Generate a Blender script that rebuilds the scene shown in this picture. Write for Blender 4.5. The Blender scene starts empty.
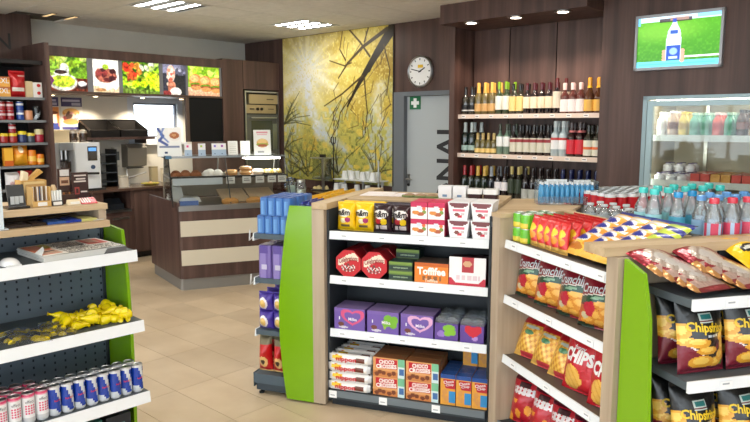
import bpy, math, random
import numpy as np
from mathutils import Matrix, Vector
random.seed(7)
RNG = np.random.default_rng(5)
scene = bpy.context.scene
col = scene.collection
R = math.radians

# ------------------------------------------------------------------ camera
cam_data = bpy.data.cameras.new('camera')
cam = bpy.data.objects.new('camera', cam_data); col.objects.link(cam)
cam_data.sensor_width = 36; cam_data.lens = 666 / 750 * 36
cam_data.clip_start = 0.05; cam_data.clip_end = 200
cam.location = (0, 0, 1.65); cam.rotation_euler = (R(90 - 7.41), 0, 0)
scene.camera = cam
# ------------------------------------------------------------------ world (overcast daylight outside the shop windows)
world = bpy.data.worlds.new('world'); scene.world = world; world.use_nodes = True
wn = world.node_tree.nodes
wn['Background'].inputs[0].default_value = (0.86, 0.93, 1.0, 1)
wn['Background'].inputs[1].default_value = 4.2
# ------------------------------------------------------------------ view
scene.view_settings.view_transform = 'Standard'; scene.view_settings.look = 'None'
scene.view_settings.gamma = 1; scene.view_settings.use_curve_mapping = False
scene.view_settings.exposure = 0.05
LAMP_W = 46.0      # strength of the ceiling tubes
CEIL = 2.83

# ------------------------------------------------------------------ frames: origin and heading of every wall and unit
FR = {'A': (-1.92, 10.06, 47.6), 'B': (-1.92, 10.06, -42.4), 'C': (-1.995, 6.452, 23.), 'L': (-1.1115, 3.098, 45.),
      'M': (-.344, 3.768, -19.5), 'U0': (-.344, 3.768, -109.5), 'U2': (.604, 3.381, -72.), 'U3': (.85, 2.39, 15.), 'W': (0, 0, 0)}
def W(fr, x, y, z=0.0):
    ox, oy, a = FR[fr]; a = R(a)
    return (ox + math.cos(a) * x - math.sin(a) * y, oy + math.sin(a) * x + math.cos(a) * y, z)
def to_local(fr, X, Y):
    ox, oy, a = FR[fr]; a = R(a); dx, dy = X - ox, Y - oy
    return (math.cos(a) * dx + math.sin(a) * dy, -math.sin(a) * dx + math.cos(a) * dy)

# ------------------------------------------------------------------ materials
def lin(c):
    o = []
    for k in c[:3]:
        k = k / 255.0
        o.append(k / 12.92 if k <= 0.04045 else ((k + 0.055) / 1.055) ** 2.4)
    return (o[0], o[1], o[2], 1.0)
MAT = {}
def newmat(name):
    m = bpy.data.materials.new(name); m.use_nodes = True; MAT[name] = m
    return m, m.node_tree.nodes, m.node_tree.links, m.node_tree.nodes['Principled BSDF']
def colmat(name, rough, metal=0.0, spec=0.5, coat=0.0, bump=0.0, bscale=60):
    m, n, l, b = newmat(name)
    a = n.new('ShaderNodeAttribute'); a.attribute_name = 'Col'
    l.new(a.outputs['Color'], b.inputs['Base Color'])
    b.inputs['Roughness'].default_value = rough; b.inputs['Metallic'].default_value = metal
    b.inputs['Specular IOR Level'].default_value = spec; b.inputs['Coat Weight'].default_value = coat
    b.inputs['Coat Roughness'].default_value = 0.1
    if bump:
        t = n.new('ShaderNodeTexCoord'); no = n.new('ShaderNodeTexNoise'); no.inputs['Scale'].default_value = bscale
        bp = n.new('ShaderNodeBump'); bp.inputs['Strength'].default_value = bump; bp.inputs['Distance'].default_value = 0.01
        l.new(t.outputs['Object'], no.inputs['Vector']); l.new(no.outputs['Fac'], bp.inputs['Height']); l.new(bp.outputs['Normal'], b.inputs['Normal'])
    return m
colmat('matte', 0.75, spec=0.3); colmat('card', 0.45); colmat('gloss', 0.25, coat=0.3); colmat('metal', 0.35, 1.0)
colmat('brushed', 0.5, 0.6); colmat('foil', 0.3, 0.15, coat=0.35, bump=0.5, bscale=32); colmat('cloth', 0.95, spec=0.1, bump=0.3, bscale=200)
colmat('silver_foil', 0.28, 0.55, coat=0.4, bump=0.9, bscale=26); colmat('paint', 0.5, spec=0.4); colmat('bottle_glass', 0.08, spec=0.7, coat=0.5); colmat('bread', 0.7, bump=0.4, bscale=90)
def emit(name, strength):
    m, n, l, b = newmat(name)
    a = n.new('ShaderNodeAttribute'); a.attribute_name = 'Col'
    l.new(a.outputs['Color'], b.inputs['Emission Color']); l.new(a.outputs['Color'], b.inputs['Base Color'])
    b.inputs['Emission Strength'].default_value = strength; b.inputs['Roughness'].default_value = 0.25
    return m
emit('lamp', LAMP_W); emit('lit_picture', 0.8); emit('screen', 0.95); emit('small_lamp', 14.0); emit('cooler_lamp', 15.0)
def wood(name, stops, sx, sz, rough, axis='z', spec=0.35):
    m, n, l, b = newmat(name)
    t = n.new('ShaderNodeTexCoord'); mp = n.new('ShaderNodeMapping')
    sc = {'z': (sx, sx, sz), 'x': (sz, sx, sx), 'y': (sx, sz, sx)}[axis]
    mp.inputs['Scale'].default_value = sc
    n1 = n.new('ShaderNodeTexNoise'); n1.inputs['Scale'].default_value = 1.0; n1.inputs['Detail'].default_value = 5; n1.inputs['Roughness'].default_value = 0.6
    cr = n.new('ShaderNodeValToRGB'); e = cr.color_ramp.elements
    e[0].position = stops[0][0]; e[0].color = lin(stops[0][1]); e[1].position = stops[-1][0]; e[1].color = lin(stops[-1][1])
    for p, c in stops[1:-1]:
        k = e.new(p); k.color = lin(c)
    l.new(t.outputs['Object'], mp.inputs['Vector']); l.new(mp.outputs['Vector'], n1.inputs['Vector'])
    l.new(n1.outputs['Fac'], cr.inputs['Fac']); l.new(cr.outputs['Color'], b.inputs['Base Color'])
    b.inputs['Roughness'].default_value = rough; b.inputs['Specular IOR Level'].default_value = spec
wood('walnut', [(0.3, (62, 46, 42)), (0.5, (84, 63, 57)), (0.7, (104, 80, 72))], 9, 0.35, 0.42)
wood('oak', [(0.3, (160, 142, 120)), (0.5, (180, 162, 140)), (0.72, (194, 178, 156))], 14, 0.6, 0.5)
wood('oak_top', [(0.3, (172, 146, 112)), (0.5, (190, 166, 132)), (0.72, (204, 182, 150))], 14, 0.6, 0.5, 'x')
def noisy(name, c1, c2, scale, rough, detail=4, bump=0.0, spec=0.4):
    m, n, l, b = newmat(name)
    t = n.new('ShaderNodeTexCoord'); g = n.new('ShaderNodeNewGeometry'); n1 = n.new('ShaderNodeTexNoise')
    n1.inputs['Scale'].default_value = scale; n1.inputs['Detail'].default_value = detail
    cr = n.new('ShaderNodeValToRGB'); cr.color_ramp.elements[0].position = 0.3; cr.color_ramp.elements[1].position = 0.7
    cr.color_ramp.elements[0].color = lin(c1); cr.color_ramp.elements[1].color = lin(c2)
    l.new(g.outputs['Position'], n1.inputs['Vector']); l.new(n1.outputs['Fac'], cr.inputs['Fac']); l.new(cr.outputs['Color'], b.inputs['Base Color'])
    b.inputs['Roughness'].default_value = rough; b.inputs['Specular IOR Level'].default_value = spec
    if bump:
        bp = n.new('ShaderNodeBump'); bp.inputs['Strength'].default_value = bump; bp.inputs['Distance'].default_value = 0.004
        n2 = n.new('ShaderNodeTexNoise'); n2.inputs['Scale'].default_value = 120
        l.new(g.outputs['Position'], n2.inputs['Vector']); l.new(n2.outputs['Fac'], bp.inputs['Height']); l.new(bp.outputs['Normal'], b.inputs['Normal'])
noisy('floor_tile', (190, 168, 138), (210, 190, 162), 2.6, 0.36, 6)
def tile_variation(m):
    n, l = m.node_tree.nodes, m.node_tree.links; b = n['Principled BSDF']; src = b.inputs['Base Color'].links[0].from_socket
    oi = n.new('ShaderNodeObjectInfo'); hs = n.new('ShaderNodeHueSaturation'); mr = n.new('ShaderNodeMapRange'); mr.inputs[3].default_value = .92; mr.inputs[4].default_value = 1.06
    l.new(oi.outputs['Random'], mr.inputs[0]); l.new(mr.outputs[0], hs.inputs['Value']); l.new(src, hs.inputs['Color']); l.new(hs.outputs[0], b.inputs['Base Color'])
tile_variation(MAT['floor_tile'])
noisy('grout', (150, 134, 112), (162, 146, 124), 20, 0.8)
noisy('ceiling_tile', (216, 212, 204), (226, 222, 214), 14, 0.95, 6, 0.3, 0.1)
noisy('plaster', (214, 212, 204), (220, 218, 210), 3, 0.9, 3, 0.1, 0.2)
noisy('cream_wall', (224, 212, 186), (230, 218, 194), 3, 0.8, 3, 0.1, 0.2)
noisy('stone_grey', (128, 126, 122), (142, 140, 136), 8, 0.5)
def clear(name, tint, gloss, rough=0.03, body=0.0):
    m = bpy.data.materials.new(name); m.use_nodes = True; MAT[name] = m
    n, l = m.node_tree.nodes, m.node_tree.links; n.clear()
    o = n.new('ShaderNodeOutputMaterial'); tr = n.new('ShaderNodeBsdfTransparent'); tr.inputs[0].default_value = tint
    gl = n.new('ShaderNodeBsdfGlossy'); gl.inputs['Roughness'].default_value = rough
    fr = n.new('ShaderNodeFresnel'); fr.inputs['IOR'].default_value = 1.45
    mu = n.new('ShaderNodeMath'); mu.operation = 'MULTIPLY_ADD'; mu.inputs[1].default_value = gloss; mu.inputs[2].default_value = 0.01
    mx = n.new('ShaderNodeMixShader'); l.new(fr.outputs[0], mu.inputs[0]); l.new(mu.outputs[0], mx.inputs[0])
    if body:
        df = n.new('ShaderNodeBsdfDiffuse'); df.inputs[0].default_value = tint; m2 = n.new('ShaderNodeMixShader'); m2.inputs[0].default_value = body
        l.new(tr.outputs[0], m2.inputs[1]); l.new(df.outputs[0], m2.inputs[2]); l.new(m2.outputs[0], mx.inputs[1])
    else:
        l.new(tr.outputs[0], mx.inputs[1])
    l.new(gl.outputs[0], mx.inputs[2]); l.new(mx.outputs[0], o.inputs['Surface'])
clear('glass', (0.93, 0.96, 0.95, 1), 0.9); clear('shop_glass', (0.97, 0.98, 0.98, 1), 0.4)
clear('pet', (0.92, 0.97, 1.0, 1), 1.8, 0.06, 0.20); clear('acrylic', (0.9, 0.94, 0.97, 1), 1.2, 0.05, 0.08)
clear('film', (0.9, 0.92, 0.93, 1), 2.2, 0.12, 0.05)

# ------------------------------------------------------------------ mesh builder: faces carry their own colour
class MB:
    def __init__(s): s.v = []; s.f = []; s.c = []
    def add(s, vs, fs, c):
        k = len(s.v); s.v.extend(vs)
        for i, f in enumerate(fs):
            s.f.append(tuple(k + q for q in f)); s.c.append(c[i] if isinstance(c, list) else c)
        return s
    def box(s, x0, x1, y0, y1, z0, z1, c=(200, 200, 200), front=None, top=None):
        vs = [(x0, y0, z0), (x1, y0, z0), (x1, y1, z0), (x0, y1, z0), (x0, y0, z1), (x1, y0, z1), (x1, y1, z1), (x0, y1, z1)]
        fs = [(0, 3, 2, 1), (4, 5, 6, 7), (0, 1, 5, 4), (1, 2, 6, 5), (2, 3, 7, 6), (3, 0, 4, 7)]
        return s.add(vs, fs, [c, top or c, front or c, c, c, c])
    def rbox(s, x0, x1, y0, y1, z0, z1, r, c, n=3):       # box with rounded vertical edges
        pts = []
        for cx, cy, a0 in ((x1 - r, y1 - r, 0), (x0 + r, y1 - r, 90), (x0 + r, y0 + r, 180), (x1 - r, y0 + r, 270)):
            for i in range(n + 1):
                a = R(a0 + 90 * i / n); pts.append((cx + r * math.cos(a), cy + r * math.sin(a)))
        return s.prism(pts, z0, z1, c)
    def prism(s, pts, a, b, c, plane='xy'):
        m = len(pts)
        def p(u, v, w): return {'xy': (u, v, w), 'xz': (u, w, v), 'yz': (w, u, v)}[plane]
        vs = [p(u, v, a) for u, v in pts] + [p(u, v, b) for u, v in pts]
        fs = [tuple(range(m - 1, -1, -1)), tuple(range(m, 2 * m))] + [(i, (i + 1) % m, m + (i + 1) % m, m + i) for i in range(m)]
        return s.add(vs, fs, c)
    def lathe(s, prof, n=14, cx=0, cy=0, c=(200, 200, 200), paint=None, cap=True, axis='z', cz=0):
        vs = []; fs = []; cs = []
        def P(r, a, z):
            if axis == 'z': return (cx + r * math.cos(a), cy + r * math.sin(a), cz + z)
            if axis == 'y': return (cx + r * math.cos(a), cy + z, cz + r * math.sin(a))
            return (cx + z, cy + r * math.cos(a), cz + r * math.sin(a))
        for r, z in prof:
            for i in range(n): vs.append(P(r, 2 * math.pi * i / n, z))
        for j in range(len(prof) - 1):
            for i in range(n):
                fs.append((j * n + i, j * n + (i + 1) % n, (j + 1) * n + (i + 1) % n, (j + 1) * n + i))
                cc = c[j] if isinstance(c, list) else c
                cs.append(paint(360 * (i + .5) / n, (prof[j][1] + prof[j + 1][1]) / 2, cc) if paint else cc)
        if cap:
            fs.append(tuple(range(n - 1, -1, -1))); cs.append(c[0] if isinstance(c, list) else c)
            fs.append(tuple((len(prof) - 1) * n + i for i in range(n))); cs.append(c[-1] if isinstance(c, list) else c)
        return s.add(vs, fs, cs)
    def tube(s, path, r, n=8, c=(200, 200, 200)):
        rs = r if isinstance(r, (list, tuple)) else [r] * len(path)
        vs = []; fs = []; P = [Vector(p) for p in path]; up = None
        for i, p in enumerate(P):
            d = (P[min(i + 1, len(P) - 1)] - P[max(i - 1, 0)]).normalized()
            if up is None:
                up = Vector((0, 0, 1)) if abs(d.z) < .9 else Vector((1, 0, 0))
            u = d.cross(up).normalized(); w = u.cross(d).normalized(); up = w
            for k in range(n):
                a = 2 * math.pi * k / n; q = p + (u * math.cos(a) + w * math.sin(a)) * rs[i]; vs.append(tuple(q))
        for i in range(len(P) - 1):
            for k in range(n): fs.append((i * n + k, i * n + (k + 1) % n, (i + 1) * n + (k + 1) % n, (i + 1) * n + k))
        fs.append(tuple(range(n - 1, -1, -1))); fs.append(tuple((len(P) - 1) * n + k for k in range(n)))
        return s.add(vs, fs, c)
    def ball(s, cx, cy, cz, rx, ry, rz, n=10, m=7, c=(200, 200, 200), z0=-1.0):
        vs = []; fs = []
        for j in range(m + 1):
            t = math.asin(z0) + (math.pi / 2 - math.asin(z0)) * j / m
            for i in range(n):
                a = 2 * math.pi * i / n; vs.append((cx + rx * math.cos(t) * math.cos(a), cy + ry * math.cos(t) * math.sin(a), cz + rz * math.sin(t)))
        for j in range(m):
            for i in range(n): fs.append((j * n + i, j * n + (i + 1) % n, (j + 1) * n + (i + 1) % n, (j + 1) * n + i))
        fs.append(tuple(range(n - 1, -1, -1)))
        return s.add(vs, fs, c)
    def sheet(s, nu, nv, fn, paint):                       # open grid fn(u,v)->point, paint(u,v)->colour
        vs = [fn(i / nu, j / nv) for j in range(nv + 1) for i in range(nu + 1)]; fs = []; cs = []
        for j in range(nv):
            for i in range(nu):
                k = j * (nu + 1) + i; fs.append((k, k + 1, k + nu + 2, k + nu + 1)); cs.append(paint((i + .5) / nu, (j + .5) / nv))
        return s.add(vs, fs, cs)
    def mesh(s, name, mat, smooth=False):
        me = bpy.data.meshes.new(name); me.from_pydata(s.v, [], s.f)
        at = me.attributes.new('Col', 'FLOAT_COLOR', 'FACE')
        cache = {}
        arr = np.empty((len(s.f), 4), dtype=np.float32)
        for i, c in enumerate(s.c):
            if c not in cache: cache[c] = lin(c)
            arr[i] = cache[c]
        at.data.foreach_set('color', arr.ravel())
        me.materials.append(MAT[mat])
        if smooth:
            me.shade_smooth()
            try: me.set_sharp_from_angle(angle=R(40))
            except Exception: pass
        return me
    def build(s, name, mat, parent=None, smooth=False):
        o = bpy.data.objects.new(name, s.mesh(name, mat, smooth)); col.objects.link(o)
        if parent is not None: o.parent = parent
        return o
def tag(o, label, cat, group=None):
    o['label'] = label; o['category'] = cat
    if group: o['group'] = group
    return o
def put(o, fr, x, y, z=0.0, rz=0.0, rx=0.0, ry=0.0):
    o.location = W(fr, x, y, z); o.rotation_euler = (R(rx), R(ry), R(FR[fr][2] + rz)); return o
def thing(name, label, cat, fr='W', x=0, y=0, z=0, rz=0, group=None):
    o = bpy.data.objects.new(name, None); col.objects.link(o); o.empty_display_size = 0.05
    tag(o, label, cat, group); return put(o, fr, x, y, z, rz)
def struct(o):
    o['kind'] = 'structure'; return o
def dup(root, fr, x, y, z=0.0, rz=0.0, rx=0.0, ry=0.0, label=None, group=None):
    r = root.copy(); col.objects.link(r); put(r, fr, x, y, z, rz, rx, ry)
    if label: r['label'] = label
    if group: r['group'] = group
    for ch in list(root.children):
        c = ch.copy(); col.objects.link(c); c.parent = r
        for g in list(ch.children):
            d = g.copy(); col.objects.link(d); d.parent = c
    return r
ORD = ['first', 'second', 'third', 'fourth', 'fifth', 'sixth', 'seventh', 'eighth', 'ninth', 'tenth', 'eleventh', 'twelfth', 'thirteenth', 'fourteenth']
ROW = ['front row', 'second row', 'third row', 'fourth row', 'fifth row', 'sixth row']
class Maker:                                               # first place uses the thing itself, later ones copies
    def __init__(s, root): s.root = root; s.used = False; s.base = None
    def at(s, fr, x, y, z=0.0, rz=0.0, rx=0.0, ry=0.0, label=None, group=None, note=None):
        if not s.base: s.base = s.root['label']
        if note: label = s.base + ', ' + note
        if not s.used:
            s.used = True; put(s.root, fr, x, y, z, rz, rx, ry)
            if label: s.root['label'] = label
            if group: s.root['group'] = group
            return s.root
        return dup(s.root, fr, x, y, z, rz, rx, ry, label, group)
# ------------------------------------------------------------------ lettering
_tc = {}
def glyphs(t, bold=0.0, shear=0.0):
    k = (t, bold, shear)
    if k not in _tc:
        cu = bpy.data.curves.new('text', 'FONT'); cu.body = t; cu.offset = bold; cu.shear = shear; cu.resolution_u = 2
        ob = bpy.data.objects.new('text', cu); col.objects.link(ob); bpy.context.view_layer.update()
        me = bpy.data.meshes.new_from_object(ob.evaluated_get(bpy.context.evaluated_depsgraph_get()))
        v = np.array([(p.co.x, p.co.y) for p in me.vertices]); f = [tuple(p.vertices) for p in me.polygons]
        bpy.data.objects.remove(ob); bpy.data.meshes.remove(me); bpy.data.curves.remove(cu)
        mn, mx = v.min(0), v.max(0); v = (v - (mn + mx) / 2) / (mx - mn)
        _tc[k] = (v, f)
    return _tc[k]
def text(t, w, h, fn, c, parent, mat='card', bold=0.0, shear=0.0, name='lettering', rot=0.0):
    v, f = glyphs(t, bold, shear); mb = MB(); cr, sr = math.cos(R(rot)), math.sin(R(rot))
    pts = []
    for a, b in v:
        a, b = a * w, b * h; pts.append(fn(a * cr - b * sr, a * sr + b * cr))
    mb.add(pts, f, c); return mb.build(name, mat, parent)
def flat(x, z, y): return lambda a, b: (x + a, y, z + b)
# ------------------------------------------------------------------ printed pictures (grids of coloured faces)
class Canvas:
    def __init__(s, w, h, c): s.w, s.h = w, h; s.a = np.zeros((h, w, 3)); s.a[:] = c; s.X, s.Y = np.meshgrid((np.arange(w) + .5) / w, (np.arange(h) + .5) / h)
    def put(s, m, c, al=1.0):
        m = np.clip(np.asarray(m, dtype=float), 0, 1)[..., None] * al; s.a = s.a * (1 - m) + np.array(c) * m; return s
    def ell(s, x, y, rx, ry, c, al=1.0, soft=0.15, rot=0.0):
        dx, dy = s.X - x, s.Y - y; k = s.h / s.w
        cr, sr = math.cos(R(rot)), math.sin(R(rot)); ex, ey = (dx * cr + dy * k * sr), (-dx * sr / k + dy * cr)
        return s.put((1 + soft / 2 - np.sqrt((ex / rx) ** 2 + (ey / ry) ** 2)) / soft, c, al)
    def rect(s, x0, y0, x1, y1, c, al=1.0): return s.put((s.X >= x0) & (s.X <= x1) & (s.Y >= y0) & (s.Y <= y1), c, al)
    def line(s, pts, w0, w1, c, al=1.0):
        k = s.h / s.w; n = len(pts) - 1
        for i in range(n):
            (x0, y0), (x1, y1) = pts[i], pts[i + 1]; ax, ay = x1 - x0, (y1 - y0) * k
            t = np.clip(((s.X - x0) * ax + (s.Y - y0) * k * ay) / (ax * ax + ay * ay + 1e-9), 0, 1)
            d = np.hypot(s.X - x0 - t * ax, ((s.Y - y0) * k - t * ay)); wd = w0 + (w1 - w0) * (i + t) / n
            s.put((wd - d) * s.w + .5, c, al)
        return s
    def noise(s, cell, seed):
        r = np.random.default_rng(seed); gw, gh = int(s.w / cell) + 3, int(s.h / cell) + 3; g = r.random((gh, gw))
        fx, fy = s.X * s.w / cell, s.Y * s.h / cell; ix, iy = fx.astype(int), fy.astype(int); tx, ty = fx - ix, fy - iy
        tx, ty = tx * tx * (3 - 2 * tx), ty * ty * (3 - 2 * ty)
        return (g[iy, ix] * (1 - tx) + g[iy, ix + 1] * tx) * (1 - ty) + (g[iy + 1, ix] * (1 - tx) + g[iy + 1, ix + 1] * tx) * ty
    def build(s, name, mat, fn, parent=None):
        h, w = s.h, s.w; vs = [fn(i / w, j / h) for j in range(h + 1) for i in range(w + 1)]
        idx = np.arange(h * w); i = idx % w; j = idx // w; k = j * (w + 1) + i
        fs = np.stack([k, k + w + 1, k + w + 2, k + 1], 1)
        me = bpy.data.meshes.new(name); me.from_pydata(vs, [], fs.tolist())
        at = me.attributes.new('Col', 'FLOAT_COLOR', 'FACE'); a = np.clip(s.a / 255, 0, 1)
        l = np.where(a <= .04045, a / 12.92, ((a + .055) / 1.055) ** 2.4)
        at.data.foreach_set('color', np.concatenate([l.reshape(-1, 3), np.ones((h * w, 1))], 1).astype(np.float32).ravel())
        me.materials.append(MAT[mat]); o = bpy.data.objects.new(name, me); col.objects.link(o)
        if parent is not None: o.parent = parent
        return o
def xz(x0, x1, z0, z1, y): return lambda u, v: (x0 + (x1 - x0) * u, y, z1 - (z1 - z0) * v)   # picture upright, facing -y

WHITE = (236, 238, 238); BLACK = (22, 22, 24); SLATE = (52, 60, 66); DARK = (38, 44, 50); LIME = (120, 170, 8); STEEL = (176, 178, 180)
RAIL = (232, 236, 240)
# ================================================================== THE ROOM
# ---- floor: slab, 60 x 29 cm tiles laid square to the walls
fl = MB().box(-.3, 13, -10, .3, -.12, -.006); floor = struct(put(fl.build('floor', 'grout'), 'B', 0, 0))
tile_me = MB().box(0.0015, .5985, .0015, .2885, -.006, 0).mesh('tile', 'floor_tile')
far = MB()
for i in range(-1, 21):
    for j in range(-1, 34):
        x, y = .4 + .6 * i, -.265 - .29 * (j + 1)
        if x < -.2 or x > 12.3: continue
        if 1.0 <= x <= 7.2 and -5.4 <= y <= -1.6:
            o = bpy.data.objects.new('tile', tile_me); col.objects.link(o); o.parent = floor; o.location = (x, y, 0)
        else: far.box(x + .0015, x + .5985, y + .0015, y + .2885, -.006, 0)
o = far.build('tile_field', 'floor_tile', floor); o['kind'] = 'stuff'
# ---- ceiling: lay-in panels on a 60 cm grid, lamp cells left open
ce = MB().box(-.3, 13, -10, .3, CEIL + .02, CEIL + .1, (96, 92, 86)); ceiling = struct(put(ce.build('ceiling', 'matte'), 'B', 0, 0))
panel_me = MB().box(.006, .594, .006, .594, CEIL, CEIL + .02).mesh('panel', 'ceiling_tile')
lamp_cells = {(cx, cy) for cx in (1.75, 4.15, 6.55, 8.95) for cy in (-.95, -2.75, -4.55, -6.35, -8.15)} - {(4.15, -.95), (6.55, -.95), (8.95, -.95)}
lamp_cells |= {(-.05, -3.35)}
far = MB()
for i in range(-4, 18):
    for j in range(-1, 16):
        x, y = 1.75 + .6 * i, -.95 - .6 * j
        if x < -.3 or x > 12.4: continue
        if any(abs(x - a) < .01 and abs(y - b) < .01 for a, b in lamp_cells) and (x, y) != (-.05, -3.35): continue
        if x < 6.2 and y > -5.8:
            o = bpy.data.objects.new('panel', panel_me); col.objects.link(o); o.parent = ceiling; o.location = (x, y, 0)
        else: far.box(x + .005, x + .595, y + .005, y + .595, CEIL, CEIL + .02)
o = far.build('panel_field', 'ceiling_tile', ceiling); o['kind'] = 'stuff'
def luminaire():
    t = thing('ceiling_light', 'recessed ceiling light with three bright tubes', 'light', group='three-tube ceiling lights')
    for a, b, c, d in ((0, .6, 0, .02), (0, .6, .58, .6), (0, .02, .02, .58), (.58, .6, .02, .58)): MB().box(a, b, c, d, -.006, .0, (206, 204, 198)).build('frame_bar', 'paint', t)
    MB().box(.02, .58, .02, .58, .0, .012, (112, 114, 118)).build('reflector', 'matte', t)
    for k in range(3): MB().add([(.03, .075 + .18 * k, -.002), (.57, .075 + .18 * k, -.002), (.57, .135 + .18 * k, -.002), (.03, .135 + .18 * k, -.002)], [(3, 2, 1, 0)], (255, 250, 240)).build('tube', 'lamp', t)
    for k in range(2): MB().box(.02, .58, .180 + .18 * k, .205 + .18 * k, -.005, .0, (176, 178, 182)).build('louvre', 'paint', t)
    return t
lum = Maker(luminaire())
for cx, cy in sorted(lamp_cells - {(-.05, -3.35)}):
    near = ''
    lab = {(1.75, -.95): 'recessed ceiling light with three bright tubes above the leaf mural', (1.75, -2.75): 'recessed ceiling light with three bright tubes above the pastry counter'}.get((cx, cy), 'recessed ceiling light with three tubes over the shop floor')
    lum.at('B', cx, cy, CEIL, label=lab)
for k, (x, y) in enumerate(((.58, -3.03), (.55, -2.78))):
    t = thing('downlight', ['small warm ceiling strip light nearer the dark wood with the letter', 'small warm ceiling strip light nearer the pastry counter'][k], 'light', 'B', x, y, CEIL, group='warm ceiling strip lights')
    MB().box(-.15, .15, -.03, .03, -.006, -.001, (120, 116, 108)).build('frame', 'paint', t); MB().box(-.13, .13, -.02, .02, -.008, -.004, (255, 214, 150)).build('diffuser', 'lit_picture', t)  # warm glowing strips modelled after two bright streaks on the ceiling
# ---- left wall (A) with the small window over the bar
def wall_with_hole(mb, x0, x1, y0, y1, z0, z1, hx0, hx1, hz0, hz1):
    mb.box(x0, hx0, y0, y1, z0, z1); mb.box(hx1, x1, y0, y1, z0, z1); mb.box(hx0, hx1, y0, y1, z0, hz0); mb.box(hx0, hx1, y0, y1, hz1, z1)
    return mb
wa = wall_with_hole(MB(), -10, 0, 0, .15, 0, CEIL + .02, -1.88, -1.08, 1.41, 2.00)
struct(put(wa.build('wall_left', 'plaster'), 'A', 0, 0))
FW = (214, 222, 232)
win = struct(put(MB().box(-1.88, -1.80, .0, .10, 1.41, 2.00, FW).box(-1.16, -1.08, 0, .10, 1.41, 2.00, FW).box(-1.80, -1.16, 0, .10, 1.93, 2.00, FW).box(-1.80, -1.16, 0, .10, 1.41, 1.48, FW).build('window_1', 'paint'), 'A', 0, 0))
MB().box(-1.80, -1.16, .06, .065, 1.48, 1.93).build('pane', 'shop_glass', win)
for a, b, c, d in ((-1.80, -1.775, 1.48, 1.93), (-1.185, -1.16, 1.48, 1.93), (-1.775, -1.185, 1.905, 1.93), (-1.775, -1.185, 1.48, 1.505)): MB().box(a, b, .03, .07, c, d, (110, 116, 128)).build('sash_bar', 'paint', win)
MB().box(-1.90, -1.06, -.06, 0, 1.38, 1.41, FW).build('window_sill', 'paint', win)
# ---- back wall (B)
wb = MB().box(-.2, 2.893, 0, .3, 0, CEIL + .02).box(2.893, 4.03, 0, .3, 2.03, CEIL + .02).box(2.893, 4.03, .12, .3, 0, 2.03).box(4.03, 5.62, .03, .3, 0, CEIL + .02)
wb.box(3.965, 4.03, -.33, .12, 0, 2.66)
wall_back = struct(put(wb.build('wall_back', 'walnut'), 'B', 0, 0))
for sx in (4.47, 4.998): MB().box(sx - .003, sx + .003, .022, .031, 0, 2.66, (24, 18, 16)).build('seam', 'matte', wall_back)
struct(put(MB().box(4.05, 5.60, -.62, .03, 2.645, CEIL + .02).build('trim_1', 'walnut'), 'B', 0, 0))
wr = wall_with_hole(MB(), 5.62, 13, -.33, -.18, 0, CEIL + .02, 6.017, 8.30, .10, 1.886)
wr.box(5.62, 5.70, -.18, .12, 0, CEIL + .02)
struct(put(wr.build('wall_right', 'walnut'), 'B', 0, 0))
for k, x in enumerate((4.36, 4.857, 5.33)):
    t = thing('spotlight', f'round recessed spotlight under the dark header, {ORD[k]} from the door', 'light', 'B', x, -.52, 2.645, group='header spotlights')
    MB().lathe([(.075, 0), (.075, -.008), (.05, -.010), (.05, -.004)], 20, c=(190, 188, 184), cap=False).build('ring', 'metal', t, True)
    MB().lathe([(.05, -.004), (.048, -.009), (.02, -.011)], 20, c=(255, 236, 214)).build('lens', 'small_lamp', t, True)
    ld = bpy.data.lights.new('spot_beam', 'SPOT'); ld.energy = 34; ld.spot_size = R(105); ld.spot_blend = .7; ld.color = (1, .80, .66); ld.shadow_soft_size = .03
    lo = bpy.data.objects.new('spot_beam', ld); col.objects.link(lo); lo.parent = t; lo.location = (0, .05, -.03); lo.rotation_euler = (R(12), 0, 0)
# ---- street side: glazed walls behind the camera
def shopfront(name, wname, fr, x0, x1, y, z0=.12, z1=2.62, step=1.5, inv=1):
    m = MB().box(x0, x1, y, y + .15 * inv, 0, z0).box(x0, x1, y, y + .15 * inv, z1, CEIL + .02)
    struct(put(m.build(name, 'plaster'), fr, 0, 0))
    n = int(round((x1 - x0) / step)); wf = MB(); w = (x1 - x0) / n
    for i in range(n + 1): wf.box(x0 + w * i - .03, x0 + w * i + .03, y, y + .08 * inv, z0, z1, (90, 94, 98))
    o = struct(put(wf.build(wname, 'paint'), fr, 0, 0))
    for i in range(n): MB().box(x0 + w * i + .03, x0 + w * (i + 1) - .03, y + .03 * inv, y + .036 * inv, z0, z1).build('pane', 'shop_glass', o)
shopfront('wall_front', 'window_2', 'B', 0, 12.8, -9.7, inv=-1)
m = MB().box(12.8, 12.95, -9.7, -4.9, 0, .12).box(12.8, 12.95, -9.7, -4.9, 2.62, CEIL + .02).box(12.8, 12.95, -4.9, 0, 0, CEIL + .02)
struct(put(m.build('wall_east', 'plaster'), 'B', 0, 0))
wf = MB()
for k in range(5): wf.box(12.8, 12.88, -9.7 + 1.2 * k - .03, -9.7 + 1.2 * k + .03, .12, 2.62, (90, 94, 98))
o = struct(put(wf.build('window_3', 'paint'), 'B', 0, 0))
for k in range(4): MB().box(12.83, 12.836, -9.67 + 1.2 * k, -8.53 + 1.2 * k, .12, 2.62).build('pane', 'shop_glass', o)

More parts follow.
